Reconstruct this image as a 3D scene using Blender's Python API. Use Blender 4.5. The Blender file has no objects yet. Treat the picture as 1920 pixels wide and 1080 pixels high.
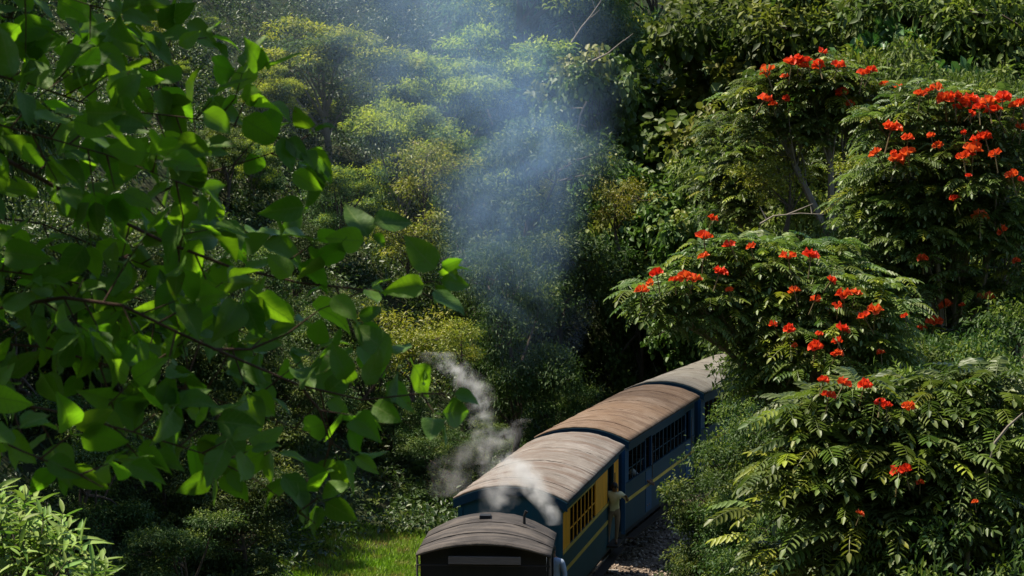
import bpy, bmesh, math, random
import numpy as np
from mathutils import Vector, Matrix, Quaternion

sc = bpy.context.scene
COL = sc.collection
R = math.radians
random.seed(7)
RNG = np.random.default_rng(11)

# ------------------------------------------------------------------ camera
CAM = np.array([0.0, 0.0, 10.45])
FPX = 4267.0                       # focal length in photo pixels (1920 wide)
PITCH = math.atan(290 / FPX)
cam_data = bpy.data.cameras.new("camera")
cam_data.sensor_width = 36.0
cam_data.lens = FPX / 1920 * 36.0
cam_data.clip_start = 0.1
cam_data.clip_end = 3000
cam_data.dof.use_dof = True
cam_data.dof.focus_distance = 52.0
cam_data.dof.aperture_fstop = 20.0
cam = bpy.data.objects.new("camera", cam_data)
COL.objects.link(cam)
cam.location = CAM
cam.rotation_euler = (R(90) - PITCH, 0, 0)
sc.camera = cam
sc.render.resolution_x, sc.render.resolution_y = 1024, 576

# ------------------------------------------------------------------ sky and sun
SUN_DIR = Vector((-0.41, 0.13, 0.88)).normalized()      # towards the sun: high, left, slightly behind the train
elev = math.asin(SUN_DIR.z)
azim = math.atan2(SUN_DIR.x, SUN_DIR.y)
world = bpy.data.worlds.new("World")
sc.world = world
world.use_nodes = True
wn = world.node_tree
wn.nodes.clear()
sky = wn.nodes.new("ShaderNodeTexSky")
sky.sky_type = 'NISHITA'
sky.sun_disc = False
sky.sun_elevation = elev
sky.sun_rotation = azim
sky.altitude = 1500
bg = wn.nodes.new("ShaderNodeBackground")
bg.inputs[1].default_value = 0.128
wo = wn.nodes.new("ShaderNodeOutputWorld")
wn.links.new(sky.outputs[0], bg.inputs[0])
wn.links.new(bg.outputs[0], wo.inputs[0])
sun_data = bpy.data.lights.new("sun", 'SUN')
sun_data.energy = 4.9
sun_data.angle = R(0.5)
sun_data.color = (1.0, 0.915, 0.76)
sun = bpy.data.objects.new("sun", sun_data)
COL.objects.link(sun)
sun.location = (-60, 60, 90)
sun.rotation_euler = SUN_DIR.to_track_quat('Z', 'Y').to_euler()

sc.view_settings.view_transform = 'Standard'
sc.view_settings.look = 'None'
sc.view_settings.exposure = 0.95
sc.view_settings.gamma = 1.0
sc.view_settings.use_curve_mapping = False
sc.render.engine = 'CYCLES'
cy = sc.cycles
cy.max_bounces = 7
cy.diffuse_bounces = 3
cy.glossy_bounces = 2
cy.transmission_bounces = 4
cy.transparent_max_bounces = 8
cy.volume_bounces = 1
cy.volume_step_rate = 0.6
cy.use_denoising = True
cy.sample_clamp_indirect = 6.0

# ------------------------------------------------------------------ helpers: projection
def at(px, py, d):
    """world point seen at photo pixel (px, py) at ground distance d"""
    r = np.array([1.0, 0, 0])
    f = np.array([0, math.cos(PITCH), -math.sin(PITCH)])
    u = np.array([0, math.sin(PITCH), math.cos(PITCH)])
    v = f + (px - 960) / FPX * r - (py - 540) / FPX * u
    return CAM + v * (d / v[1])

def proj(P):
    P = np.atleast_2d(P) - CAM
    f = np.array([0, math.cos(PITCH), -math.sin(PITCH)])
    u = np.array([0, math.sin(PITCH), math.cos(PITCH)])
    z = P @ f
    return 960 + FPX * P[:, 0] / z, 540 - FPX * (P @ u) / z, z

# ------------------------------------------------------------------ helpers: objects
def tag(o, label=None, cat=None, group=None, kind=None):
    if label: o["label"] = label
    if cat: o["category"] = cat
    if group: o["group"] = group
    if kind: o["kind"] = kind
    return o

def empty(name, loc=(0, 0, 0), rz=0.0, scale=1.0):
    o = bpy.data.objects.new(name, None)
    COL.objects.link(o)
    o.location = loc
    o.rotation_euler = (0, 0, rz)
    o.scale = (scale,) * 3 if not hasattr(scale, '__len__') else scale
    o.empty_display_size = 0.3
    return o

def link(name, mesh, parent=None, loc=None):
    o = bpy.data.objects.new(name, mesh)
    COL.objects.link(o)
    if parent is not None: o.parent = parent
    if loc is not None: o.location = loc
    return o

def np_mesh(name, V, F, mat=None, attrs=None, smooth=False, uv=None):
    """V (n,3); F (m,3) or (m,4) int array"""
    V = np.asarray(V, dtype=np.float32); F = np.asarray(F, dtype=np.int32)
    me = bpy.data.meshes.new(name)
    me.vertices.add(len(V)); me.vertices.foreach_set("co", V.ravel())
    k = F.shape[1]
    me.loops.add(F.size); me.loops.foreach_set("vertex_index", F.ravel())
    me.polygons.add(len(F))
    me.polygons.foreach_set("loop_start", np.arange(0, F.size, k, dtype=np.int32))
    me.polygons.foreach_set("loop_total", np.full(len(F), k, dtype=np.int32))
    if smooth: me.polygons.foreach_set("use_smooth", np.ones(len(F), dtype=bool))
    for an, av in (attrs or {}).items():
        a = me.attributes.new(an, 'FLOAT', 'POINT')
        a.data.foreach_set("value", np.asarray(av, dtype=np.float32))
    me.update(calc_edges=True)
    if mat: me.materials.append(mat)
    return me

class MB:
    """collects boxes, tubes and prisms for one mesh"""
    def __init__(s): s.v = []; s.f = []
    def add(s, vs, fs):
        o = len(s.v); s.v += [tuple(map(float, p)) for p in vs]; s.f += [tuple(i + o for i in f) for f in fs]; return s
    def box(s, x0, x1, y0, y1, z0, z1):
        return s.add([(x0,y0,z0),(x1,y0,z0),(x1,y1,z0),(x0,y1,z0),(x0,y0,z1),(x1,y0,z1),(x1,y1,z1),(x0,y1,z1)],
                     [(0,3,2,1),(4,5,6,7),(0,1,5,4),(1,2,6,5),(2,3,7,6),(3,0,4,7)])
    def tube(s, pts, rad, n=8, caps=True):
        pts = [Vector(p) for p in pts]
        if not hasattr(rad, '__len__'): rad = [rad] * len(pts)
        vs = []; fs = []
        ref = None
        for i, p in enumerate(pts):
            t = (pts[min(i + 1, len(pts) - 1)] - pts[max(i - 1, 0)]).normalized()
            if ref is None:
                ref = Vector((0, 0, 1)) if abs(t.z) < 0.9 else Vector((1, 0, 0))
            a = (ref - t * ref.dot(t))
            a = a.normalized() if a.length > 1e-6 else t.orthogonal().normalized()
            ref = a; b = t.cross(a)
            for k in range(n):
                th = 2 * math.pi * k / n
                vs.append(p + (a * math.cos(th) + b * math.sin(th)) * rad[i])
        for i in range(len(pts) - 1):
            for k in range(n):
                k2 = (k + 1) % n
                fs.append((i*n+k, i*n+k2, (i+1)*n+k2, (i+1)*n+k))
        if caps:
            fs.append(tuple(range(n - 1, -1, -1)))
            fs.append(tuple((len(pts)-1)*n + k for k in range(n)))
        return s.add(vs, fs)
    def ball(s, c, r, n=8, m=6):
        r = (r, r, r) if not hasattr(r, '__len__') else r
        vs = [(c[0], c[1], c[2] + r[2])]
        for i in range(1, m):
            ph = math.pi * i / m
            for k in range(n):
                th = 2 * math.pi * k / n
                vs.append((c[0] + r[0]*math.sin(ph)*math.cos(th), c[1] + r[1]*math.sin(ph)*math.sin(th), c[2] + r[2]*math.cos(ph)))
        vs.append((c[0], c[1], c[2] - r[2]))
        fs = []
        for k in range(n):
            fs.append((0, 1 + k, 1 + (k+1) % n))
            for i in range(m - 2):
                a = 1 + i*n
                fs.append((a+k, a+n+k, a+n+(k+1) % n, a+(k+1) % n))
            a = 1 + (m-2)*n
            fs.append((a+k, len(vs)-1, a+(k+1) % n))
        return s.add(vs, fs)
    def mesh(s, name, mat=None, smooth=False, bevel=0):
        me = bpy.data.meshes.new(name); me.from_pydata(s.v, [], s.f)
        if mat: me.materials.append(mat)
        if bevel:
            bm = bmesh.new(); bm.from_mesh(me)
            bmesh.ops.recalc_face_normals(bm, faces=bm.faces)
            bmesh.ops.bevel(bm, geom=[e for e in bm.edges if e.calc_face_angle(0) > 0.5], offset=bevel, segments=1, affect='EDGES')
            bm.to_mesh(me); bm.free()
        if smooth:
            for p in me.polygons: p.use_smooth = True
        me.update()
        return me
    def build(s, name, mat, parent=None, smooth=False, loc=None, bevel=0):
        return link(name, s.mesh(name, mat, smooth, bevel), parent, loc)

# ------------------------------------------------------------------ helpers: materials
def newmat(name):
    m = bpy.data.materials.new(name); m.use_nodes = True
    m.node_tree.nodes.clear()
    return m, m.node_tree

class NT:
    def __init__(s, nt): s.nt = nt
    def n(s, typ, **kw):
        nd = s.nt.nodes.new(typ)
        for k, v in kw.items(): setattr(nd, k, v)
        return nd
    def l(s, a, b): s.nt.links.new(a, b)
    def val(s, inp, v):
        if hasattr(v, 'is_linked') or hasattr(v, 'links'): s.l(v, inp)
        else: inp.default_value = v
    def math(s, op, a, b=None, clamp=False):
        nd = s.n("ShaderNodeMath", operation=op, use_clamp=clamp)
        s.val(nd.inputs[0], a)
        if b is not None: s.val(nd.inputs[1], b)
        return nd.outputs[0]
    def mix(s, fac, a, b, blend='MIX'):
        nd = s.n("ShaderNodeMix", data_type='RGBA', blend_type=blend)
        s.val(nd.inputs['Factor'], fac)
        for key, v in ((6, a), (7, b)):
            if isinstance(v, tuple): v = (*v, 1.0)[:4]
            s.val(nd.inputs[key], v)
        return nd.outputs[2]
    def noise(s, vec, scale, detail=3, rough=0.55, out=0, dist=0.0):
        nd = s.n("ShaderNodeTexNoise")
        if vec is not None: s.l(vec, nd.inputs['Vector'])
        nd.inputs['Scale'].default_value = scale; nd.inputs['Detail'].default_value = detail
        nd.inputs['Roughness'].default_value = rough; nd.inputs['Distortion'].default_value = dist
        return nd.outputs[out]
    def ramp(s, fac, stops):
        nd = s.n("ShaderNodeValToRGB"); s.l(fac, nd.inputs[0])
        el = nd.color_ramp.elements
        while len(el) < len(stops): el.new(0.5)
        for e, (p, c) in zip(el, stops):
            e.position = p; e.color = (c, c, c, 1) if not hasattr(c, '__len__') else (*c, 1)
        return nd.outputs[0]
    def mapping(s, vec, scale=(1,1,1), loc=(0,0,0)):
        nd = s.n("ShaderNodeMapping"); s.l(vec, nd.inputs[0])
        nd.inputs['Scale'].default_value = scale; nd.inputs['Location'].default_value = loc
        return nd.outputs[0]
    def bump(s, h, strength, dist=0.02):
        nd = s.n("ShaderNodeBump"); s.l(h, nd.inputs['Height'])
        nd.inputs['Strength'].default_value = strength; nd.inputs['Distance'].default_value = dist
        return nd.outputs[0]
    def principled(s, color, rough=0.6, spec=0.4, metal=0.0, normal=None):
        b = s.n("ShaderNodeBsdfPrincipled")
        if isinstance(color, tuple): color = (*color, 1.0)[:4]
        s.val(b.inputs['Base Color'], color); s.val(b.inputs['Roughness'], rough)
        b.inputs['Specular IOR Level'].default_value = spec; b.inputs['Metallic'].default_value = metal
        if normal is not None: s.l(normal, b.inputs['Normal'])
        return b.outputs[0]
    def out(s, surf=None, vol=None):
        o = s.n("ShaderNodeOutputMaterial")
        if surf is not None: s.l(surf, o.inputs['Surface'])
        if vol is not None: s.l(vol, o.inputs['Volume'])

def leafmat(name, c1, c2, tip, trans=0.35, rough=0.45, spec=0.35, vary=0.35):
    """foliage: leaf-to-leaf colour from 'rnd', yellow new shoots from 'tint', plant-to-plant from the object"""
    m, nt = newmat(name); t = NT(nt)
    a = t.n("ShaderNodeAttribute", attribute_name="rnd").outputs['Fac']
    b = t.n("ShaderNodeAttribute", attribute_name="tint").outputs['Fac']
    oi = t.n("ShaderNodeObjectInfo").outputs['Random']
    col = t.mix(a, c1, c2)
    col = t.mix(b, col, tip)
    v = t.math('ADD', t.math('MULTIPLY', oi, vary), 1 - vary / 2)
    hsv = t.n("ShaderNodeHueSaturation")
    t.l(v, hsv.inputs['Value']); t.l(col, hsv.inputs['Color'])
    t.val(hsv.inputs['Hue'], t.math('ADD', t.math('MULTIPLY', oi, 0.03), 0.485))
    col = hsv.outputs[0]
    p = t.principled(col, rough, spec)
    tr = t.n("ShaderNodeBsdfTranslucent")
    t.l(t.mix(0.5, col, (0.75, 1.0, 0.12), 'MULTIPLY'), tr.inputs[0])
    br = t.n("ShaderNodeBrightContrast"); 
    ms = t.n("ShaderNodeMixShader"); ms.inputs[0].default_value = trans
    t.l(p, ms.inputs[1]); t.l(tr.outputs[0], ms.inputs[2])
    t.out(ms.outputs[0])
    nt.nodes.remove(br)
    return m

def plain(name, color, rough=0.6, spec=0.4, metal=0.0, var=0.25, scale=6.0, bump=0.0, stretch=(1,1,1)):
    m, nt = newmat(name); t = NT(nt)
    co = t.n("ShaderNodeTexCoord").outputs['Object']
    nz = t.noise(t.mapping(co, stretch), scale, 5, 0.6)
    c = t.mix(nz, tuple(x * (1 - var) for x in color), tuple(min(1, x * (1 + var)) for x in color))
    t.out(t.principled(c, rough, spec, metal, t.bump(nz, bump) if bump else None))
    return m

def bark(name, c1, c2):
    m, nt = newmat(name); t = NT(nt)
    co = t.n("ShaderNodeTexCoord").outputs['Object']
    nz = t.noise(t.mapping(co, (3, 3, 0.6)), 4.0, 6, 0.65)
    t.out(t.principled(t.mix(nz, c1, c2), 0.85, 0.2, 0, t.bump(nz, 0.6, 0.03)))
    return m

M = {}
M['bark'] = bark('bark_brown', (0.035, 0.026, 0.018), (0.12, 0.095, 0.07))
M['bark_pale'] = bark('bark_pale', (0.10, 0.085, 0.065), (0.28, 0.24, 0.19))
M['twig'] = bark('twig_brown', (0.03, 0.018, 0.012), (0.085, 0.045, 0.03))
M['hill'] = leafmat('leaf_grey_green', (0.036, 0.092, 0.030), (0.105, 0.175, 0.072), (0.46, 0.49, 0.03), 0.42, 0.6, 0.18)
M['ivy'] = leafmat('leaf_vine', (0.045, 0.095, 0.018), (0.12, 0.19, 0.04), (0.23, 0.23, 0.05), 0.34, 0.5, 0.3)
M['soft'] = leafmat('leaf_olive', (0.045, 0.075, 0.020), (0.13, 0.175, 0.045), (0.21, 0.24, 0.035), 0.38, 0.55, 0.25)
M['mint'] = leafmat('leaf_bright_green', (0.045, 0.12, 0.035), (0.10, 0.19, 0.055), (0.16, 0.24, 0.04), 0.35, 0.45, 0.4)
M['shrub'] = leafmat('leaf_shrub', (0.032, 0.072, 0.014), (0.10, 0.155, 0.030), (0.22, 0.25, 0.03), 0.34, 0.48, 0.32)
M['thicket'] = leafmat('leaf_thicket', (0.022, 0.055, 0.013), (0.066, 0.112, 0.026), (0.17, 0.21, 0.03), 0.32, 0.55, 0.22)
M['yellow'] = leafmat('leaf_yellow_green', (0.13, 0.17, 0.02), (0.26, 0.26, 0.03), (0.34, 0.30, 0.03), 0.4, 0.45, 0.35)
M['frond'] = leafmat('leaf_pinnate', (0.062, 0.108, 0.026), (0.160, 0.205, 0.056), (0.32, 0.34, 0.04), 0.38, 0.45, 0.35, 0.6)
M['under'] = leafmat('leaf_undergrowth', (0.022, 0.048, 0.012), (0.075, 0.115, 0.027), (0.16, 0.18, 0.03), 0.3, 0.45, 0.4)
# ------------------------------------------------------------------ the line of the track
S0, S1, DS = -30.0, 130.0, 0.25
def yaw_at(s):
    if s >= -9: return 9.0 + (0.42 if s > 0 else 1.05) * s if s < 60 else 34.2 + 0.2 * (s - 60)
    return -0.45 + 2.2 * (s + 9)
ss = np.arange(S0, S1 + 1e-6, DS)
yw = np.radians([yaw_at(s) for s in ss])
i0 = int(round((0 - S0) / DS))
tx, ty = np.sin(yw), np.cos(yw)
X = np.concatenate([[0], np.cumsum((tx[1:] + tx[:-1]) / 2 * DS)]); Y = np.concatenate([[0], np.cumsum((ty[1:] + ty[:-1]) / 2 * DS)])
TX = X - X[i0] - 0.03; TY = Y - Y[i0] + 46.4
def track(s):
    return (float(np.interp(s, ss, TX)), float(np.interp(s, ss, TY)), float(np.interp(s, ss, yw)))
def track_u(x, y):
    """signed distance from the track, positive on the uphill (left) side"""
    x = np.asarray(x, float).ravel(); y = np.asarray(y, float).ravel()
    out = np.empty(len(x))
    for a in range(0, len(x), 20000):
        dx = x[a:a+20000, None] - TX[None, ::4]; dy = y[a:a+20000, None] - TY[None, ::4]
        d2 = dx * dx + dy * dy
        j = d2.argmin(1); r = np.arange(len(j))
        n = -dx[r, j] * np.cos(yw[::4][j]) + dy[r, j] * np.sin(yw[::4][j])
        out[a:a+20000] = np.sign(n) * np.sqrt(d2[r, j])
    return out
def lumps(x, y):
    return (np.sin(x * 0.31 + 1.3) * np.sin(y * 0.27 + 0.4) + 0.6 * np.sin(x * 0.71 - y * 0.43 + 2.0) + 0.35 * np.sin(x * 1.3 + y * 1.1))
def terrain(x, y):
    x = np.asarray(x, float); y = np.asarray(y, float)
    shp = x.shape
    x = x.ravel(); y = y.ravel()
    u = track_u(x, y)
    lm = lumps(x, y)
    up = np.clip(u - 5.6, 0, None)
    zl = 0.62 * up * np.clip(up / 5, 0.35, 1) + 0.25 * np.clip(u - 28, 0, None) + 0.35 * lm * np.clip(up / 4, 0, 1)
    zl = np.where(zl > 70, 70 + (zl - 70) * 0.05, zl)
    dn = np.clip(-u - 3.0, 0, None)
    zr = 0.10 * np.clip(dn, 0, 12) + 0.25 * lm * np.clip(dn / 5, 0, 1)
    z = np.where(u > 0, zl, zr)
    z = z - 0.42 * np.clip((np.abs(u) - 1.7) / 0.9, 0, 1) * np.clip((4.6 - np.abs(u)) / 1.4, 0, 1)
    r = np.hypot(x, y + 3)
    t = np.clip((r - 6) / 26, 0, 1)
    kn = 8.75 * (1 - t * t * (3 - 2 * t)) * np.clip((np.abs(u) - 3) / 6, 0, 1)
    z = np.maximum(z, kn)
    return (z - 0.20).reshape(shp)
def tz(x, y): return float(terrain(np.array([x]), np.array([y]))[0])

gx = np.concatenate([np.linspace(-700, -62, 14), np.arange(-60, 71, 1.1), np.linspace(74, 700, 14)])
gy = np.concatenate([np.linspace(-500, -22, 10), np.arange(-20, 150, 1.1), np.linspace(153, 900, 16)])
GX, GY = np.meshgrid(gx, gy)
GZ = terrain(GX, GY)
V = np.stack([GX.ravel(), GY.ravel(), GZ.ravel()], 1)
ny, nx = GX.shape
ii = (np.arange(ny - 1)[:, None] * nx + np.arange(nx - 1)[None, :]).ravel()
F = np.stack([ii, ii + 1, ii + nx + 1, ii + nx], 1)
m, nt = newmat('hillside_soil'); t = NT(nt)
co = t.n("ShaderNodeTexCoord").outputs['Object']
nz = t.noise(co, 0.8, 8, 0.65); n2 = t.noise(co, 5.0, 6, 0.7)
c = t.mix(t.ramp(nz, [(0.40, 0.0), (0.6, 1.0)]), (0.030, 0.028, 0.015), (0.022, 0.042, 0.010))
c = t.mix(t.math('MULTIPLY', n2, 0.6), c, (0.05, 0.06, 0.025), 'MIX')
t.out(t.principled(c, 0.95, 0.1, 0, t.bump(n2, 0.8, 0.08)))
ground = link("ground", np_mesh("ground", V, F, m, smooth=True)); tag(ground, kind="structure")
ground["label"] = "dark leaf-littered hillside ground rising behind the railway line"

# ------------------------------------------------------------------ track bed, sleepers, rails
m, nt = newmat('ballast_bed'); t = NT(nt)
co = t.n("ShaderNodeTexCoord").outputs['Object']
vo = t.n("ShaderNodeTexVoronoi"); t.l(co, vo.inputs['Vector']); vo.inputs['Scale'].default_value = 13
nz = t.noise(co, 1.2, 5)
c = t.mix(vo.outputs['Color'], (0.11, 0.08, 0.06), (0.26, 0.20, 0.155))
c = t.mix(t.ramp(nz, [(0.35, 0.0), (0.7, 0.7)]), c, (0.06, 0.045, 0.03))
t.out(t.principled(c, 0.95, 0.15, 0, t.bump(vo.outputs['Distance'], 1.0, 0.06)))
M['ballast'] = m
prof = [(-2.35, -0.52), (-1.75, -0.14), (-1.0, -0.10), (0, -0.10), (1.0, -0.10), (1.75, -0.14), (2.35, -0.52)]
sv = np.arange(-24, 100.1, 0.5); V = []; F = []
for i, s in enumerate(sv):
    x, y, a = track(s)
    for (q, z) in prof:
        V.append((x + q * math.cos(a), y - q * math.sin(a), z + 0.02 * math.sin(s * 3 + q * 5)))
    if i:
        for k in range(len(prof) - 1):
            b = (i - 1) * len(prof) + k
            F.append((b, b + 1, b + 1 + len(prof), b + len(prof)))
bed = link("track_bed", np_mesh("track_bed", V, F, M['ballast'], smooth=True)); tag(bed, "brown stone ballast bed of the narrow railway line", kind="structure")
# stones proud of the bed where it shows beside the carriages
def stones(n, seed):
    rg = np.random.default_rng(seed)
    s = rg.uniform(-16, 28, n); q = np.where(rg.random(n) < 0.75, rg.uniform(0.5, 3.1, n), rg.uniform(-2.4, 0.6, n))
    P = np.array([track(v) for v in s])
    x = P[:, 0] + q * np.cos(P[:, 2]); y = P[:, 1] - q * np.sin(P[:, 2])
    z = np.maximum(np.interp(np.abs(q), [0, 1.0, 1.75, 2.35, 3.2], [-0.10, -0.10, -0.14, -0.52, -0.6]), terrain(x, y))
    base = np.array([(1,0,0),(-1,0,0),(0,1,0),(0,-1,0),(0,0,0.8),(0,0,-0.8),(0.6,0.6,0.4),(-0.6,-0.5,0.45)])[:6]
    tri = np.array([(0,2,4),(2,1,4),(1,3,4),(3,0,4),(2,0,5),(1,2,5),(3,1,5),(0,3,5)])
    r = rg.uniform(0.03, 0.075, n)
    sh = rg.uniform(0.6, 1.3, (n, 6, 1)) * base[None] * r[:, None, None]
    th = rg.uniform(0, 6.28, n); cx, sx = np.cos(th)[:, None], np.sin(th)[:, None]
    px = sh[..., 0] * cx - sh[..., 1] * sx; py = sh[..., 0] * sx + sh[..., 1] * cx
    V = np.stack([px + x[:, None], py + y[:, None], sh[..., 2] + z[:, None] + 0.01], -1).reshape(-1, 3)
    F = (tri[None] + (np.arange(n) * 6)[:, None, None]).reshape(-1, 3)
    return V, F, np.repeat(rg.random(n), 6)
m, nt = newmat('ballast_stone'); t = NT(nt)
a = t.n("ShaderNodeAttribute", attribute_name="rnd").outputs['Fac']
t.out(t.principled(t.ramp(a, [(0, (0.09, 0.068, 0.052)), (0.7, (0.25, 0.19, 0.145)), (1, (0.40, 0.34, 0.28))]), 0.9, 0.2))
V, F, rv = stones(9000, 5)
bs = link("ballast_stones", np_mesh("ballast_stones", V, F, m, {"rnd": rv})); tag(bs, "loose brown ballast stones beside the carriages", "ballast", kind="stuff")

M['rail'] = plain('rail_steel', (0.16, 0.13, 0.11), 0.45, 0.5, 0.8, 0.4, 20)
M['sleeper'] = plain('sleeper_wood', (0.22, 0.20, 0.175), 0.9, 0.2, 0, 0.5, 5, 0.5, (1, 6, 1))
tr_root = empty("railway_line", (0, 0, 0)); tag(tr_root, "narrow gauge railway line with two rails on pale sleepers", kind="structure")
def rail_mesh(q0):
    V = []; F = []
    pr = [(-0.05, -0.09), (0.05, -0.09), (0.012, -0.06), (0.03, 0.0), (-0.03, 0.0), (-0.012, -0.06)]
    for i, s in enumerate(sv):
        x, y, a = track(s)
        for (q, z) in pr: V.append((x + (q0 + q) * math.cos(a), y - (q0 + q) * math.sin(a), z))
        if i:
            for k in range(6):
                b = (i - 1) * 6
                F.append((b + k, b + (k + 1) % 6, b + 6 + (k + 1) % 6, b + 6 + k))
    return np_mesh("rail", V, F, M['rail'])
for q0 in (-0.53, 0.53): link("rail", rail_mesh(q0), tr_root)
slp = MB().box(-1.05, 1.05, -0.11, 0.11, -0.20, -0.085).mesh("sleeper", M['sleeper'], bevel=0.012)
for s in np.arange(-22, 60, 0.8):
    x, y, a = track(s)
    o = link("sleeper", slp, tr_root, (x, y, random.uniform(-0.006, 0.006))); o.rotation_euler = (0, 0, -a + random.uniform(-0.03, 0.03))

# ------------------------------------------------------------------ train materials
def roofmat(name, c1, c2, c3, streak=7.0):
    m, nt = newmat(name); t = NT(nt)
    co = t.n("ShaderNodeTexCoord").outputs['Object']
    a = t.noise(t.mapping(co, (0.45, 2.6, 0.4)), 1.5, 7, 0.68, dist=0.4)
    b = t.noise(t.mapping(co, (0.55, 6.0, 0.5), (4, 2, 0)), streak * 0.35, 6, 0.66, dist=0.3)
    b2 = t.noise(t.mapping(co, (0.7, 9.0, 0.5), (1, 7, 0)), streak * 0.5, 6, 0.66, dist=0.3)
    g = t.noise(t.mapping(co, (0.7, 0.5, 1), (9, 1, 3)), 1.2, 6, 0.65)
    f = t.noise(co, 22, 5, 0.75)
    c = t.mix(t.ramp(g, [(0.40, 0.0), (0.62, 1.0)]), c1, c2)
    c = t.mix(t.ramp(a, [(0.48, 0.0), (0.60, 0.9)]), c, c3)
    c = t.mix(t.ramp(b, [(0.54, 0.0), (0.63, 0.75)]), c, tuple(x * 0.38 for x in c1))
    c = t.mix(t.ramp(b2, [(0.58, 0.0), (0.66, 0.6)]), c, tuple(min(1, x * 1.55) for x in c2))
    c = t.mix(t.ramp(f, [(0.5, 0.0), (0.75, 0.35)]), c, tuple(x * 0.45 for x in c1))
    t.out(t.principled(c, 0.85, 0.2, 0, t.bump(t.math('ADD', a, t.math('MULTIPLY', b, 0.8)), 0.8, 0.03)))
    return m
M['roof_tan'] = roofmat('roof_weathered_tan', (0.168, 0.142, 0.120), (0.240, 0.212, 0.186), (0.125, 0.085, 0.064))
M['roof_rust'] = roofmat('roof_rusty_brown', (0.150, 0.096, 0.060), (0.200, 0.145, 0.104), (0.108, 0.066, 0.042))
M['roof_grey'] = roofmat('roof_dusty_grey', (0.165, 0.150, 0.122), (0.215, 0.200, 0.175), (0.13, 0.11, 0.09))
M['roof_cab'] = roofmat('roof_sooty_cab', (0.036, 0.031, 0.028), (0.070, 0.061, 0.055), (0.110, 0.092, 0.078))
def paint(name, color, dirt=0.22, rough=0.6):
    m, nt = newmat(name); t = NT(nt)
    co = t.n("ShaderNodeTexCoord").outputs['Object']
    a = t.noise(t.mapping(co, (2, 2, 0.5)), 2.2, 6, 0.65)
    b = t.noise(co, 14, 5, 0.7)
    c = t.mix(t.ramp(a, [(0.42, 0.0), (0.75, dirt)]), color, (0.045, 0.038, 0.03))
    c = t.mix(t.ramp(b, [(0.62, 0.0), (0.72, 0.35)]), c, tuple(min(1, x * 1.6 + 0.006) for x in color))
    t.out(t.principled(c, rough, 0.2, 0, t.bump(b, 0.12, 0.01)))
    return m
M['blue'] = paint('paint_teal_blue', (0.008, 0.056, 0.078))
M['navy'] = paint('paint_navy', (0.005, 0.034, 0.060))
M['bright_blue'] = paint('paint_bright_blue', (0.010, 0.058, 0.135), 0.25)
M['yellow_paint'] = paint('paint_yellow', (0.90, 0.38, 0.022), 0.35)
M['stripe'] = paint('paint_stripe', (0.55, 0.38, 0.07), 0.4)
M['black'] = paint('paint_black', (0.014, 0.015, 0.017), 0.3)
M['iron'] = plain('iron_grimy', (0.03, 0.027, 0.025), 0.6, 0.4, 0.5, 0.4, 10)
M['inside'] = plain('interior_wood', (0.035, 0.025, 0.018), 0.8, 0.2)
M['plank'] = plain('board_weathered', (0.12, 0.10, 0.088), 0.85, 0.2, 0, 0.35, 4, 0.3, (1, 8, 8))
m, nt = newmat('window_glass_dark'); t = NT(nt)
t.out(t.principled((0.01, 0.015, 0.018), 0.08, 0.5)); M['glass'] = m

def arch(y0, y1, hw, rise0, rise1, z, th, n=16, rows=3, rough=0.0):
    """curved roof shell along y, its skin slightly uneven"""
    V = []; F = []
    N = n + 1; rg = np.random.default_rng(int(abs(y1) * 100 + n))
    for i in range(rows + 1):
        u = i / rows; yy = y0 + (y1 - y0) * u; rs = rise0 + (rise1 - rise0) * u
        sag = rg.normal() * rough * 0.6
        for lay in (0, -th):
            for k in range(N):
                q = -1 + 2 * k / n
                V.append((q * hw, yy, z + rs * (1 - abs(q) ** 2.1) + lay + (sag + rg.normal() * rough) * (lay == 0)))
    R_ = 2 * N
    for i in range(rows):
        for k in range(n):
            a = i * R_ + k
            F.append((a, a + 1, a + R_ + 1, a + R_))
            b = a + N
            F.append((b, b + R_, b + R_ + 1, b + 1))
        for e in (0, n):
            a = i * R_ + e
            F.append((a, a + R_, a + R_ + N, a + N) if e == 0 else (a, a + N, a + R_ + N, a + R_))
    for i in (0, rows):
        for k in range(n):
            a = i * R_ + k
            F.append((a, a + N, a + N + 1, a + 1) if i == 0 else (a, a + 1, a + N + 1, a + N))
    b = MB(); b.add(V, F); return b

def end_panel(hw, z0, ze, rise, y0, y1, n=14):
    """wall with an arched top, between y0 and y1"""
    V = []; F = []
    for yy in (y0, y1):
        V += [(-hw, yy, z0), (hw, yy, z0)]
        V += [(hw * (1 - 2 * k / n), yy, ze + rise * (1 - abs(1 - 2 * k / n) ** 2.1)) for k in range(n + 1)]
    m_ = n + 3
    F.append(tuple(range(m_))); F.append(tuple(reversed(range(m_, 2 * m_))))
    for k in range(m_):
        F.append((k, (k + 1) % m_ + 0, (k + 1) % m_ + m_, k + m_)[::-1])
    b = MB(); b.add(V, F); return b

EAVE = 2.95
def wheelset(root, y, name="wheel"):
    for sx in (-0.53, 0.53):
        w = MB().tube([(sx - 0.05, y, 0.38), (sx + 0.05, y, 0.38)], [0.38, 0.38], 18).build(name, M['iron'], root)
    MB().tube([(-0.5, y, 0.38), (0.5, y, 0.38)], 0.05, 8).build("axle", M['iron'], root)

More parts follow.
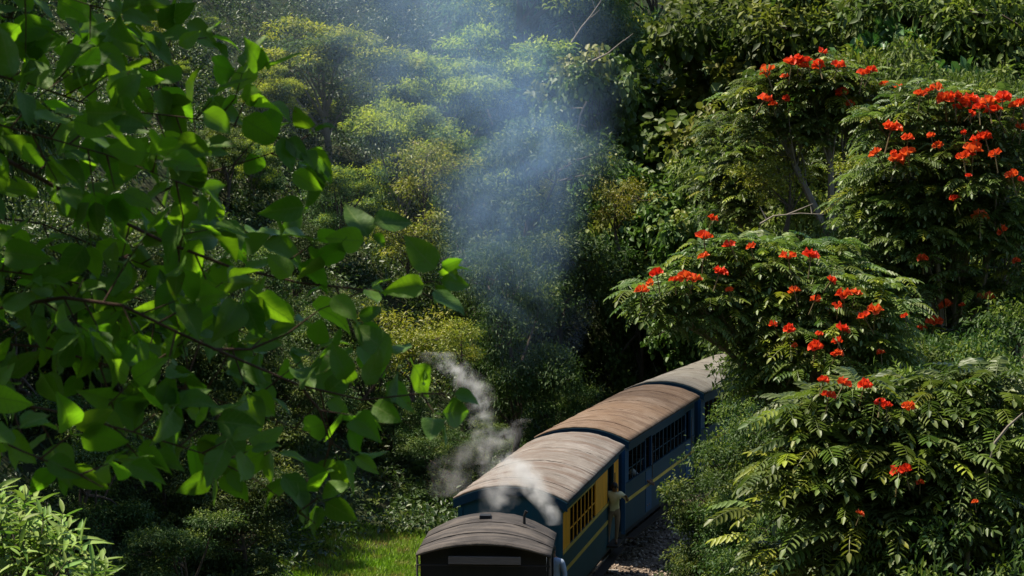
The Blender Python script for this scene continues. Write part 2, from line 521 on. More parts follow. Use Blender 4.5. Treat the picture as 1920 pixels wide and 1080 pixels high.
def carriage(s0, L, roof, livery, label, EV=EAVE):
    """body along +y of its own frame, front (camera) end at y = 0"""
    xa, ya, _ = track(s0); xb, yb, _ = track(s0 + L)
    rz = -math.atan2(xb - xa, yb - ya)
    c = empty("railway_carriage", (xa, ya, 0), rz)
    tag(c, label, "train carriage", "carriages of the hill train")
    HW = 1.05; zb = 0.72
    r = arch(-0.04, L + 0.04, 1.20, 0.30, 0.30, EV, 0.045, 22, int(L / 0.22), 0.0045).build("roof", M[roof], c, smooth=True)
    # guttering along both eaves
    for sx in (-1, 1):
        MB().box(min(sx * 1.17, sx * 1.21), max(sx * 1.17, sx * 1.21), -0.03, L + 0.03, EV - 0.085, EV - 0.048).build("gutter", M['navy'], r)
    for k in range(int(L / 2.3)):
        yv = 1.1 + k * 2.3 + random.uniform(-0.2, 0.2)
        arch(yv, yv + 0.035, 1.202, 0.300, 0.300, EV + 0.006, 0.012, 22, 1).build("roof_batten", M[roof], r)
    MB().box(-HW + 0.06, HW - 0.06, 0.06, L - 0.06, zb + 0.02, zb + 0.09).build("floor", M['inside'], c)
    ea = end_panel(HW, zb, EV - 0.05, 0.285, 0.0, 0.06).build("end_wall", M[livery['end']], c)
    end_panel(HW, zb, EV - 0.05, 0.285, L - 0.06, L).build("end_wall", M[livery['end']], c)
    # arched fascia board and corner posts at the camera end
    fas = arch(-0.075, -0.005, 1.19, 0.30, 0.30, EV - 0.047, 0.18).build("fascia", M['navy'], c)
    for sx in (-1, 1):
        MB().box(sx * HW - 0.045, sx * HW + 0.045, -0.05, 0.0, zb - 0.05, EV - 0.2).build("corner_post", M[livery['post']], c)
    for k in (-0.45, 0.45):
        MB().tube([(k, -0.03, 1.2), (k, -0.07, 1.25), (k, -0.07, 2.2), (k, -0.03, 2.25)], 0.014, 6).build("handrail", M['iron'], c)
    # sides: lower panel, cant rail, pillars; openings between pillars
    z_w0, z_w1 = EV - 1.12, EV - 0.32
    for sx in (-1, 1):
        xo, xi = sx * HW, sx * (HW - 0.05)
        X0, X1 = min(xo, xi), max(xo, xi)
        MB().box(X0, X1, 0.061, L - 0.061, zb, z_w0).build("side_panel", M[livery['low']], c)
        MB().box(X0, X1, 0.061, L - 0.061, z_w1, EV - 0.05).build("cant_rail", M[livery['top']], c)
        xs0, xs1 = min(sx * HW, sx * (HW + 0.012)), max(sx * HW, sx * (HW + 0.012))
        MB().box(xs0, xs1, 0.062, L - 0.062, EV - 1.60, EV - 1.515).build("stripe", M['stripe'], c)
        MB().box(xs0, xs1 + 0.02 * (sx > 0), 0.062, L - 0.062, z_w0 - 0.035, z_w0 + 0.015).build("waist_rail", M[livery['rail']], c)
        for (a, b, kind) in livery['bays'](L):
            if kind == 'panel':
                MB().box(X0 + 0.003, X1 + 0.004 * sx, a, b, z_w0 + 0.016, z_w1 - 0.002).build("panel", M[livery['panel']], c, bevel=0.006)
            elif kind == 'door':
                MB().box(X0 - 0.01, X1 + 0.01, a, a + 0.07, z_w0 + 0.016, z_w1 - 0.002).build("door_post", M[livery['post']], c)
                MB().box(X0 - 0.01, X1 + 0.01, b - 0.07, b, z_w0 + 0.016, z_w1 - 0.002).build("door_post", M[livery['post']], c)
                d = MB().box(xs0, xs1, a + 0.06, b - 0.06, zb + 0.05, z_w0 - 0.04).build("door", M[livery['post']], c)
                MB().tube([(sx * (HW + 0.05), b - 0.12, z_w0 - 0.3), (sx * (HW + 0.05), b - 0.12, z_w0 + 0.6)], 0.013, 6).build("handle", M['plank'], d)
            else:
                n = max(2, int((b - a) / 0.48))
                fr = MB()
                fr.box(X0 + 0.008, X1 - 0.008, a, b, z_w1 - 0.05, z_w1 - 0.003)
                fr = fr.build("window_frame", M[livery['rail']], c)
                for k in range(n + 1):
                    yy = a + (b - a) * k / n
                    wd = 0.06 if k % 3 else 0.09
                    MB().box(min(sx * (HW - 0.016), sx * (HW - 0.002)), max(sx * (HW - 0.016), sx * (HW - 0.002)), yy - wd / 2, yy + wd / 2, z_w0 + 0.016, z_w1 - 0.051).build("window_bar", M[livery['bar']], c)
                mid = z_w0 + 0.30
                MB().box(X0 + 0.014, X1 - 0.014, a, b, mid, mid + 0.022).build("guard_rail", M[livery['bar']], c)
        # footboard and its hangers
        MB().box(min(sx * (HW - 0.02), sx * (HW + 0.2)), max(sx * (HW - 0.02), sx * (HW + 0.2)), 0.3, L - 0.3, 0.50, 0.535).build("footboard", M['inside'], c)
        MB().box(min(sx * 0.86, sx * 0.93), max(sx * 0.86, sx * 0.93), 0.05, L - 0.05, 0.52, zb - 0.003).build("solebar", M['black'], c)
    # benches and partitions seen through the openings
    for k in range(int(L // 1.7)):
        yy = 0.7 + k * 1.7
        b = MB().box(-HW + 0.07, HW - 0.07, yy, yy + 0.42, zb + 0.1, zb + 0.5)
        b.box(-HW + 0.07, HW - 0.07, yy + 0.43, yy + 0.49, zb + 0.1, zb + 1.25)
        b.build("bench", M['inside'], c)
    for yb in (1.6, L - 1.6):
        MB().box(-0.62, 0.62, yb - 0.9, yb + 0.9, 0.40, 0.519).build("bogie_frame", M['black'], c)
        for q in (-0.62, 0.62): wheelset(c, yb + q)
    for yy in (-0.3, L):
        MB().tube([(0, yy, 0.62), (0, yy + 0.3, 0.62)], 0.11, 10).build("coupling", M['iron'], c)
    return c

BAYS1 = lambda L: [(0.065, 1.15, 'panel'), (1.15, 4.75, 'window'), (4.75, 6.55, 'panel'), (6.55, 7.55, 'door'), (7.55, L - 0.065, 'panel')]
BAYS2 = lambda L: [(0.065, 0.55, 'panel'), (0.55, 2.6, 'window'), (2.6, 3.45, 'door'), (3.45, 8.2, 'window'), (8.2, 9.05, 'door'), (9.05, L - 0.065, 'panel')]
LV1 = dict(end='blue', post='blue', low='blue', top='blue', rail='stripe', bar='yellow_paint', panel='yellow_paint', bays=BAYS1)
LV2 = dict(end='navy', post='bright_blue', low='navy', top='navy', rail='navy', bar='navy', panel='bright_blue', bays=BAYS2)
C1 = carriage(0.0, 8.4, 'roof_tan', LV1, "teal carriage with tan roof and yellow window band, just behind the locomotive")
C2 = carriage(9.2, 9.6, 'roof_rust', LV2, "navy carriage with rusty orange-brown roof, second behind the locomotive", 2.99)
C3 = carriage(19.6, 9.7, 'roof_grey', LV2, "dusty grey-roofed carriage at the far end, half hidden by trees", 3.02)

# ------------------------------------------------------------------ locomotive: cab and bunker towards the camera, boiler towards the train
xa, ya, _ = track(-6.9); xb, yb, _ = track(-0.4)
loco = empty("steam_locomotive", (xa + 0.17, ya, 0), -math.atan2(xb - xa - 0.17, yb - ya))
tag(loco, "black steam locomotive with sooty arched cab roof at the near end of the train", "locomotive")
cr = arch(0.0, 2.25, 1.19, 0.21, 0.38, 3.07, 0.05, 18, 10, 0.004).build("cab_roof", M['roof_cab'], loco, smooth=True)
for yy in (0.72, 1.5):
    rs = 0.21 + 0.17 * yy / 2.25
    arch(yy, yy + 0.05, 1.193, rs, rs + 0.002, 3.080, 0.02, 18).build("roof_seam", M['roof_cab'], cr)
MB().box(-0.20, 0.0, 1.72, 1.95, 3.40, 3.47).build("roof_vent", M['black'], cr)
MB().tube([(0.62, 1.75, 3.30), (0.62, 1.75, 3.48), (0.66, 1.75, 3.56)], [0.03, 0.022, 0.035], 8).build("whistle", M['black'], cr)
# rear cab sheet set back under the roof, with two windows
HWc = 1.10
fr = end_panel(HWc, 2.45, 3.02, 0.20, 0.26, 0.30).build("rear_sheet_upper", M['black'], loco)
MB().box(-HWc, HWc, 0.26, 0.30, 0.95, 1.95).build("rear_sheet_lower", M['black'], loco)
for a, b in ((-HWc, -0.98), (-0.30, 0.30), (0.98, HWc)):
    MB().box(a, b, 0.262, 0.298, 1.951, 2.449).build("rear_pillar", M['black'], loco)
for a, b in ((-0.98, -0.30), (0.30, 0.98)):
    MB().box(a, b, 0.275, 0.283, 1.951, 2.449).build("window_pane", M['glass'], loco)
    w = MB()
    w.box(a, b, 0.24, 0.259, 1.95, 1.985); w.box(a, b, 0.24, 0.259, 2.415, 2.45); w.box(a, a + 0.035, 0.24, 0.259, 1.986, 2.414); w.box(b - 0.035, b, 0.24, 0.259, 1.986, 2.414)
    w.build("window_frame", M['iron'], loco)
MB().box(-0.62, 0.66, 0.02, 0.06, 2.89, 3.03).build("board", M['plank'], loco, bevel=0.006)
MB().tube([(-1.17, 0.08, 2.86), (1.17, 0.08, 2.86)], 0.016, 6).build("cross_rail", M['iron'], loco)
for sx in (-1, 1):
    x0, x1 = min(sx * 1.101, sx * 1.14), max(sx * 1.101, sx * 1.14)
    MB().box(x0, x1, 0.30, 2.2, 0.95, 2.05).build("cab_side", M['black'], loco)
    MB().box(x0, x1, 0.30, 2.2, 2.75, 3.06).build("cab_side", M['black'], loco)
    for (a, b) in ((0.301, 0.45), (2.05, 2.199)):
        MB().box(x0 + 0.002, x1 - 0.002, a, b, 2.05, 2.75).build("cab_pillar", M['black'], loco)
    MB().tube([(sx * 1.175, 0.10, 1.1), (sx * 1.175, 0.10, 3.04)], 0.020, 6).build("handrail", M['plank'], loco)
    MB().tube([(sx * 1.20, 2.4, 1.1), (sx * 1.20, 2.4, 2.3)], 0.018, 6).build("handrail", M['plank'], loco)
    MB().box(min(sx * 0.62, sx * 1.10), max(sx * 0.62, sx * 1.10), 2.3, 6.2, 1.05, 1.75).build("side_tank", M['black'], loco, bevel=0.02)
    for k in range(4): wheel = wheelset(loco, 0.9 + k * 1.25) if sx > 0 else None
MB().box(-1.1, 1.1, -0.9, 0.255, 0.85, 1.9).build("coal_bunker", M['black'], loco, bevel=0.02)
MB().box(-1.12, 1.12, -1.0, 6.3, 0.72, 0.84).build("footplate", M['black'], loco)
MB().box(-1.15, 1.15, -1.08, -1.01, 0.55, 0.95).build("buffer_beam", M['black'], loco)
MB().tube([(0, 2.25, 1.75), (0, 5.9, 1.75)], 0.50, 24).build("boiler", M['black'], loco, smooth=False)
MB().tube([(0, 5.3, 2.2), (0, 5.3, 2.55), (0, 5.3, 2.62)], [0.17, 0.15, 0.2], 16).build("chimney", M['black'], loco)
MB().tube([(0, 3.6, 2.2), (0, 3.6, 2.45), (0, 3.6, 2.55)], [0.26, 0.25, 0.10], 16).build("steam_dome", M['iron'], loco)
MB().box(-1.08, 1.08, 0.31, 2.2, 0.9, 0.96).build("cab_floor", M['inside'], loco)
MB().box(-0.7, 0.7, 2.0, 2.2, 0.97, 2.6).build("firebox_backhead", M['iron'], loco)
# ------------------------------------------------------------------ foliage builders
def unit(a): return a / np.maximum(np.linalg.norm(a, axis=-1, keepdims=True), 1e-9)

def leaf_cloud(P, D, Nn, Ls, Ws, rnd, tint, shape='diamond', fold=0.18):
    """one small folded leaf blade per point: P base, D direction, Nn normal"""
    D = unit(D); Nn = unit(Nn - (Nn * D).sum(1, keepdims=True) * D); S = np.cross(D, Nn)
    L = Ls[:, None]; W = Ws[:, None]; n = len(P)
    if shape == 'diamond':
        v = [P, P + 0.42 * L * D + 0.5 * W * S + fold * W * Nn, P + L * D - 0.12 * L * Nn, P + 0.42 * L * D - 0.5 * W * S + fold * W * Nn]
        tri = np.array([(0, 1, 2), (0, 2, 3)])
    else:   # broad: heart or round leaf
        v = [P, P + 0.22 * L * D + 0.48 * W * S + fold * W * Nn, P + 0.66 * L * D + 0.40 * W * S + fold * W * Nn, P + L * D - 0.1 * L * Nn,
             P + 0.66 * L * D - 0.40 * W * S + fold * W * Nn, P + 0.22 * L * D - 0.48 * W * S + fold * W * Nn]
        tri = np.array([(0, 1, 2), (0, 2, 3), (0, 3, 4), (0, 4, 5)])
    k = len(v)
    V = np.stack(v, 1).reshape(-1, 3)
    F = (tri[None] + (np.arange(n) * k)[:, None, None]).reshape(-1, 3)
    return V, F, np.repeat(rnd, k), np.repeat(tint, k)

def clumps_to_leaves(rg, C, rad, n_per, Lm, asp, flat=0.75, droop=0.45, tintf=None, upn=0.9):
    """leaves spread through the volume of each clump"""
    k = len(C)
    cnt = np.maximum(6, (n_per * (rad / rad.mean()) ** 2)).astype(int)
    idx = np.repeat(np.arange(k), cnt); n = len(idx)
    d = unit(rg.normal(size=(n, 3))); d[:, 2] = np.where(rg.random(n) < 0.65, np.abs(d[:, 2]), d[:, 2])
    rr = rg.random(n) ** 0.45 * (1 + 0.25 * rg.normal(size=n) * (rg.random(n) < 0.3))
    off = d * rr[:, None] * rad[idx][:, None]; off[:, 2] *= flat
    P = C[idx] + off
    D = d * 0.7 + rg.normal(size=(n, 3)) * 0.55; D[:, 2] -= droop
    Nn = rg.normal(size=(n, 3)) * 0.5 + d * 0.4; Nn[:, 2] += upn
    L = Lm * rg.uniform(0.65, 1.35, n)
    tint = np.zeros(n) if tintf is None else np.clip(tintf[idx] * np.clip(0.25 + d[:, 2] * 1.0, 0, 1.1) + rg.normal(size=n) * 0.06, 0, 1)  # new growth yellows clump tops; also paints them lit over shaded sides
    return P, D, Nn, L, L * asp, rg.random(n), tint

def limb_path(rg, a, b, sag=0.12, n=5):
    a = np.array(a, float); b = np.array(b, float)
    ln = np.linalg.norm(b - a); pts = []
    w = rg.normal(size=3) * ln * 0.06
    for i in range(n):
        t_ = i / (n - 1)
        p = a + (b - a) * t_ + w * math.sin(t_ * math.pi) + np.array([0, 0, sag * ln * math.sin(t_ * math.pi)])
        pts.append(p)
    return pts

class Proto: pass

def make_tree(seed, H, W, mat, Lm, asp, nclump, n_per, shape='diamond', form='round', bare=0.3, tintp=0.3, clr=(0.10, 0.18), barkm='bark', flat=0.7, droop=0.45):
    rg = np.random.default_rng(seed)
    p = Proto(); p.H = H; p.W = W
    z0 = H * bare; zc = (z0 + H) / 2; hz = (H - z0) / 2
    C = []
    # a few big lobes, each made of clumps: gives the uneven outline and the gaps
    nl = {'curtain': 9, 'layered': 13}.get(form, 7)
    lobes = []
    for i in range(nl):
        if form == 'umbrella':
            a = rg.uniform(0, 6.28); r = math.sqrt(rg.random()) * 0.36 * W
            lobes.append((r * math.cos(a), r * math.sin(a), H - 0.16 * (H - z0) - rg.random() * 0.25 * (H - z0) - 0.25 * hz * (2 * r / W) ** 2, 0.22 * W * rg.uniform(0.8, 1.25)))
        elif form == 'layered':
            a = rg.uniform(0, 6.28); zz = z0 + (H - z0) * rg.uniform(0.1, 0.88); k = 1 - ((zz - zc) / (hz * 1.2)) ** 2
            r = 0.40 * W * math.sqrt(max(k, 0.05)) * math.sqrt(rg.random())
            lobes.append((r * math.cos(a), r * math.sin(a), zz, 0.20 * W * rg.uniform(0.6, 1.35)))
        elif form == 'curtain':
            a = rg.uniform(0, 6.28); r = rg.uniform(0.1, 0.36) * W
            lobes.append((r * math.cos(a), r * math.sin(a), z0 + (H - z0) * rg.uniform(0.05, 0.9), 0.24 * W * rg.uniform(0.7, 1.2)))
        else:
            a = i * 2.4 + rg.uniform(-0.5, 0.5); zz = z0 + (H - z0) * (0.2 + 0.68 * ((i + 0.5) / nl))
            k = 1 - ((zz - zc) / (hz * 1.15)) ** 2
            r = 0.30 * W * math.sqrt(max(k, 0.05)) * rg.uniform(0.7, 1.15)
            lobes.append((r * math.cos(a), r * math.sin(a), zz, 0.21 * W * rg.uniform(0.8, 1.25)))
    lobes = np.array(lobes)
    li = rg.integers(0, nl, nclump)
    d = unit(rg.normal(size=(nclump, 3))); d[:, 2] = np.where(rg.random(nclump) < 0.6, np.abs(d[:, 2]), d[:, 2])
    C = lobes[li, :3] + d * (lobes[li, 3] * rg.uniform(0.55, 1.05, nclump))[:, None] * np.array([1, 1, {'curtain': 1.3, 'layered': 0.6}.get(form, 0.75)])
    C[:, 2] = np.clip(C[:, 2], 0.25 * z0 + 0.2, H - 0.05 * H)
    rad = rg.uniform(clr[0], clr[1], nclump) * W * 0.55
    h = np.clip((C[:, 2] - z0) / (H - z0), 0, 1)
    tf = np.where(rg.random(nclump) < tintp * (0.35 + 1.2 * h), rg.uniform(0.45, 1.0, nclump), rg.uniform(0, 0.12, nclump))
    a = clumps_to_leaves(rg, C, rad, n_per, Lm, asp, flat, droop, tf)
    V, F, r_, t_ = leaf_cloud(*a, shape=shape)
    p.crown = np_mesh("foliage", V, F, mat, {"rnd": r_, "tint": t_})
    b = MB()
    lean = rg.normal(size=2) * 0.04 * H
    top = np.array([lean[0], lean[1], z0 + (H - z0) * 0.62])
    tr = limb_path(rg, (0, 0, -0.4), top, 0, 7)
    r0 = 0.020 * H + 0.04
    b.tube(tr, [r0 * (1.25 if i == 0 else 1) * (1 - 0.72 * i / 6) for i in range(7)], 8)
    for lb in lobes:
        k = rg.integers(2, 6); q = limb_path(rg, tr[k], lb[:3], 0.08, 5)
        b.tube(q, [r0 * 0.42 * (1 - 0.75 * i / 4) for i in range(5)], 6)
    for j in rg.permutation(nclump)[:min(nclump, 70)]:
        lb = lobes[li[j]]; q = limb_path(rg, lb[:3] + rg.normal(size=3) * 0.1, C[j], 0.05, 4)
        b.tube(q, [r0 * 0.13, r0 * 0.1, r0 * 0.07, r0 * 0.03], 4, caps=False)
    p.trunk = b.mesh("trunk", M[barkm])
    return p

PR = {
 'hill':  [make_tree(s, 8.5, 8.0, M['hill'], 0.25, 0.38, 170, 105, 'diamond', 'layered', 0.16, tp, (0.12, 0.21), 'bark_pale') for s, tp in ((1, 0.75), (2, 0.6), (3, 0.85))],
 'grey':  [make_tree(s, 8.5, 8.0, M['hill'], 0.21, 0.36, 170, 110, 'diamond', 'layered', 0.14, 0.30, (0.12, 0.21), 'bark') for s in (4, 5, 40)],
 'ivy':   [make_tree(s, 9.0, 7.0, M['ivy'], 0.25, 0.82, 120, 85, 'broad', 'curtain', 0.08, 0.22, (0.11, 0.20), 'bark', 0.95, 0.75) for s in (6, 7, 8)],
 'soft':  [make_tree(s, 10., 8.0, M['soft'], 0.25, 0.42, 150, 105, 'diamond', 'layered', 0.15, 0.25, (0.12, 0.2), 'bark') for s in (9, 10, 12)],
 'mint':  [make_tree(s, 7.0, 6.5, M['mint'], 0.27, 0.7, 95, 75, 'broad', 'round', 0.2, 0.25, (0.13, 0.2), 'bark') for s in (13, 14)],
 'shrub': [make_tree(s, 3.2, 3.4, M['shrub'], 0.125, 0.42, 95, 100, 'diamond', 'round', 0.03, 0.25, (0.14, 0.24), 'bark') for s in (15, 16, 17)],
 'thicket': [make_tree(s, 4.6, 4.6, M['thicket'], 0.115, 0.42, 190, 105, 'diamond', 'layered', 0.02, 0.28, (0.12, 0.22), 'bark') for s in (45, 46, 47)],
 'dark':  [make_tree(s, 8.5, 8.0, M['thicket'], 0.20, 0.36, 170, 115, 'diamond', 'layered', 0.12, 0.04, (0.12, 0.21), 'bark') for s in (50, 51)],  # grey tree recoloured darker to paint in the shade it stands in
 'yellow':[make_tree(s, 2.6, 3.0, M['yellow'], 0.14, 0.42, 42, 60, 'diamond', 'round', 0.05, 0.4, (0.2, 0.42), 'bark') for s in (18, 19)],
}
count = {}
def plant(kind, px, py, d, label, H=None, wide=1.0, name=None, cat=None, group=None, rz=None, var=None):
    """a tree or shrub whose top shows at photo pixel (px, py), standing at distance d on the ground"""
    T = at(px, py, d); x, y = float(T[0]), float(T[1]); zb = tz(x, y)
    h = T[2] - zb
    if H is not None:
        h = H
    k = count.get(kind, 0); count[kind] = k + 1
    pr = PR[kind][k % len(PR[kind]) if var is None else var]
    s = h / pr.H
    nm = name or ("shrub" if kind in ('shrub', 'yellow', 'thicket') else ("vine_clad_tree" if kind == 'ivy' else "tree"))
    o = empty(nm, (x, y, zb - 0.05), random.uniform(0, 6.28) if rz is None else rz, (s * wide, s * wide, s))
    tag(o, label, cat or ("shrub" if kind in ('shrub', 'yellow', 'thicket') else "tree"), group)
    f = link("foliage", pr.crown, o); f["kind"] = "stuff"
    link("trunk" if nm != 'shrub' else "stems", pr.trunk, o)
    return o

# ---- hillside beyond the train, left to middle
HG = "trees on the hillside"
for (k, px, py, d, wd, lab) in [
    ('grey', -30, -30, 88, 1.1, "grey-green hillside tree in the top corner behind the dangling leaves"),
    ('grey', 250, -10, 96, 1.1, "dusky grey-green hillside tree behind the topmost branch of leaves"),
    ('hill', 330, -60, 112, 1.1, "pale tree with a few yellow sprays high above the hillside, left of the smoke"),
    ('hill', 620, 30, 92, 1.15, "large pale green tree with broad yellow-green top, left of the smoke"),
    ('hill', 500, 120, 88, 1.0, "yellow-green tree below and left of the large yellow-topped tree"),
    ('hill', 700, -70, 116, 1.2, "yellow-tinged tree at the top edge just left of the smoke"),
    ('grey', 560, -80, 122, 1.3, "blue-grey tree at the top edge far up the hillside"),
    ('hill', 930, 45, 99, 1.05, "yellow-green tree crown seen through the rising smoke"),
    ('hill', 830, 100, 95, 1.0, "yellow-sprayed tree wrapped in smoke beside the yellow crowns"),
    ('grey', 980, 210, 91, 1.0, "grey-green tree in the middle of the smoke column"),
    ('hill', 760, 190, 87, 0.95, "yellow-tipped tree stepping down the slope left of the smoke column"),
    ('hill', 480, 240, 82, 0.9, "low yellow-green tree on the slope behind the leafy branch tips"),
    ('grey', 640, 310, 80, 0.95, "small grey-leaved tree low on the slope left of the smoke"),
    ('dark', 880, 330, 83, 0.95, "small-leaved dark tree at the foot of the smoke column"),
    ('dark', 1040, 320, 86, 0.95, "small-leaved dark tree just right of the smoke column"),
    ('dark', 350, 330, 78, 1.0, "shadowy grey-green tree behind the middle of the leafy branch"),
    ('grey', 180, 250, 80, 1.1, "shadowy tree behind the thick of the foreground leaves"),
    ('dark', 20, 300, 74, 1.1, "shadowy tree at the edge behind the foreground leaves"),
    ('dark', -230, None, 46, 0.6, "tall unseen tree added for shade beyond the left edge, nearest one"),  # unseen trees added outside the frame to shade the lower left
    ('dark', -200, None, 52, 0.6, "tall unseen tree added for shade beyond the left edge, middle one"),
    ('dark', -180, None, 58, 0.6, "tall unseen tree added for shade beyond the left edge, farthest one"),
    ('dark', -40, 400, 56, 0.9, "low tree added for shade at the left edge behind the lower bough"),  # low trees added to throw shade on the shrubs before them
    ('dark', 110, 430, 55, 0.9, "low tree added for shade behind the thick end of the lower bough"),
    ('dark', 240, 460, 56, 0.9, "low tree added for shade behind the bend of the lower bough"),
    ('dark', 360, 490, 58, 0.9, "low tree added for shade behind the middle of the lower bough"),
    ('dark', 470, 540, 60, 0.85, "low tree added for shade behind the outer half of the lower bough"),
    ('grey', 120, -20, 100, 1.1, "grey-green hillside tree behind the highest foreground boughs"),
    ('grey', 400, 30, 100, 1.0, "grey-green hillside tree above the yellow-topped trees, behind leaf tips"),
    ('hill', 330, 110, 90, 0.95, "yellow-sprayed hillside tree seen between the upper foreground boughs"),
    ('grey', 240, 130, 86, 1.0, "dusky hillside tree seen through the upper foreground boughs"),
    ('grey', 90, 130, 84, 1.1, "dusky hillside tree behind the left ends of the upper boughs"),
    ('soft', 420, 230, 80, 0.9, "olive hillside tree just behind the upper bough's leaf tips"),
    ('dark', 560, 400, 74, 0.9, "shadowy small tree behind the pointed tip of the long bough"),
    ('dark', 280, 400, 72, 1.0, "shadowy small tree behind the fork of the two boughs"),
    ('dark', 945, 430, 69, 0.62, "shadowed small-leaved tree rising directly behind the tan carriage roof"),
    ('dark', 905, 350, 75, 0.75, "dim small-leaved tree standing over the shaded bank behind the steam"),
    ('dark', 1000, 210, 80, 0.85, "tall dim small-leaved tree at the base of the smoke above the train"),
    ('grey', 1015, -280, 104, 0.8, "tall tree added for shade, running out of the top edge right of the smoke"),  # tall trees added so their shadow darkens the gap to the right
    ('grey', 1110, -330, 108, 0.7, "tall tree added for shade, running out of the top edge behind the bare twigs"),
    ('grey', 940, -90, 126, 1.3, "hazy blue-green tree at the top edge behind the smoke"),
    ('grey', 1000, -60, 112, 1.2, "dusky tree at the top edge left of the bare twigs"),
    ('soft', 1080, -110, 128, 1.2, "dark tree at the top edge behind the bare twigs"),
    ('soft', 1230, -100, 126, 1.2, "dark tree at the top edge above the vine-hung trees"),
    ]:
    plant(k, px, py if py is not None else 0, d, lab, H=12.0 if py is None else None, wide=wd, group=HG)
plant('mint', 1010, 120, 97, "bright blue-green broad-leaved tree right behind the smoke", wide=0.8, group=HG)
plant('mint', 1075, 190, 95, "second bright green broad-leaved tree between smoke and vine-hung tree", wide=0.7, group=HG)
# ---- vine-hung trees right of the smoke
VG = "vine-hung trees behind the train"
for (px, py, d, wd, lab) in [
    (1150, 95, 90, 0.72, "vine-hung tree with yellowing heart-shaped leaves, directly right of the smoke"),
    (1235, 250, 87, 0.8, "vine-draped tree above the dark hollow behind the train"),
    (1340, -60, 100, 1.1, "tall vine-covered tree at the top edge, light green round leaves"),
    (1460, -50, 99, 0.9, "vine-covered tree at the top edge next to the red-flowered crown"),
    (1330, 160, 88, 0.8, "dense vine curtain with glossy round leaves between hollow and flowering tree"),
    (1420, 230, 84, 0.8, "vine curtain hanging behind the umbrella-shaped flowering tree"),
    (1300, 400, 83, 0.8, "low dark vine thicket above the flowering branch"),
    (1190, 430, 86, 0.7, "low dark vine thicket at the edge of the deep shade"),
    ]:
    plant('ivy', px, py, d, lab, wide=wd, group=VG)
# ---- top right wood
for (k, px, py, d, wd, lab) in [
    ('soft', 1560, -70, 96, 1.0, "olive tree at the top edge above the umbrella-shaped flowering crown"),
    ('soft', 1680, -110, 92, 0.9, "feathery olive tree at the top edge, second from the umbrella crown"),
    ('soft', 1800, -90, 90, 0.9, "tall olive-brown tree at the top edge above the red flower bank"),
    ('soft', 1920, -110, 86, 0.9, "dark olive tree in the top corner beyond the flower bank"),
    ('mint', 1690, 40, 84, 0.7, "bright green sapling standing between the olive trees at the top"),
    ('soft', 1620, 60, 82, 0.6, "brownish-green small tree behind the umbrella-shaped crown"),
    ('soft', 1760, 100, 80, 0.6, "shaded olive tree just above the red flower bank"),
    ('soft', 1470, 230, 74, 0.7, "olive tree left of the pale trunk of the flowering tree"),
    ('soft', 1500, 330, 64, 0.7, "dim olive tree below the umbrella-shaped crown"),
    ('soft', 1880, 110, 74, 0.55, "rounded green tree top beside the red flower bank"),
    ]:
    plant(k, px, py, d, lab, wide=wd, group="trees above the flowering trees")
# ---- small yellow-green shrubs on the slope
for (px, py, d, H, lab) in [
    (800, 265, 77, 2.6, "vivid yellow-green shrub halfway up the slope left of the smoke"),
    (770, 575, 66, 2.4, "yellow-green shrub on the slope above the wisp of white steam"),
    (1160, 335, 80, 2.2, "yellow-orange leaved shrub against the dark vine trees"),
    (1020, 330, 80, 1.6, "small yellow-green sprig behind the right side of the smoke"),
    (770, 395, 74, 2.2, "mustard-coloured shrub behind the tip of the leafy branch"),
    (250, 0, 90, 2.6, "yellow-flowered shrub high behind the topmost leaves"),
    (860, 600, 64, 1.6, "olive-yellow shrub right above the steam wisp"),
    (1475, 275, 62, 2.0, "bright lime shrub left of the flowering tree's pale trunk"),
    (1640, 290, 56, 1.8, "lime-green shrub right of the flowering tree's pale trunk"),
    ]:
    T = at(px, py, d); o = plant('yellow', px, py, d, lab, H=H, group="yellow-green shrubs"); o.location.z = max(o.location.z, T[2] - H)
# ---- shrubs along the foot of the slope and right of the track
OWN = {(740, 67): "shrub on the bank straight behind the grass strip", (810, 66.5): "low shrub on the bank right behind the steam wisp", (620, 66): "shrub at the back corner of the grass strip", (830, 64): "small shrub on the bank nearest the tan carriage roof",
       (640, 69): "taller shrub upslope of the grass strip", (520, 61): "shrub bordering the grass strip's shaded end", (500, 60): "tall shrub beside the grass strip's shaded end", (680, 68): "shrub upslope of the steam wisp among yellow-green shrubs",
       (450, 51): "shrub at the bottom edge below the drooping leaf tips", (350, 47): "shrub at the bottom edge between lance-leaved bush and drooping leaf tips"}
lab_l = "small-leaved shrub with leaves darkened for shade on the bank left of the train"
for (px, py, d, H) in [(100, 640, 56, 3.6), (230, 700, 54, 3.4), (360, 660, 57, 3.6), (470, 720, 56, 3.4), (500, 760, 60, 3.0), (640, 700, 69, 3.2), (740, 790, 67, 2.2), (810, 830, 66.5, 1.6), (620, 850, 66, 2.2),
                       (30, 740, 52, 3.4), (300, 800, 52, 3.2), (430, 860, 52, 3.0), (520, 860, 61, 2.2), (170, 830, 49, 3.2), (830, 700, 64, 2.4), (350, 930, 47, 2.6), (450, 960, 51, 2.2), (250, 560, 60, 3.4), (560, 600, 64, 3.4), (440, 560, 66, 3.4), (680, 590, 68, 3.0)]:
    plant('thicket', px, py, d, OWN.get((px, d), lab_l), H=H, wide=1.05, group="shrubs on the shaded bank")  # darker thicket leaf colour stands in for deep shade on this bank
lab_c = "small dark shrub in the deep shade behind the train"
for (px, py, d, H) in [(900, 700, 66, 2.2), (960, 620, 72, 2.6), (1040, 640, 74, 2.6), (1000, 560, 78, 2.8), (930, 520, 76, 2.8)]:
    plant('thicket', px, py, d, lab_c, H=H, group="shrubs in the deep shade behind the train")
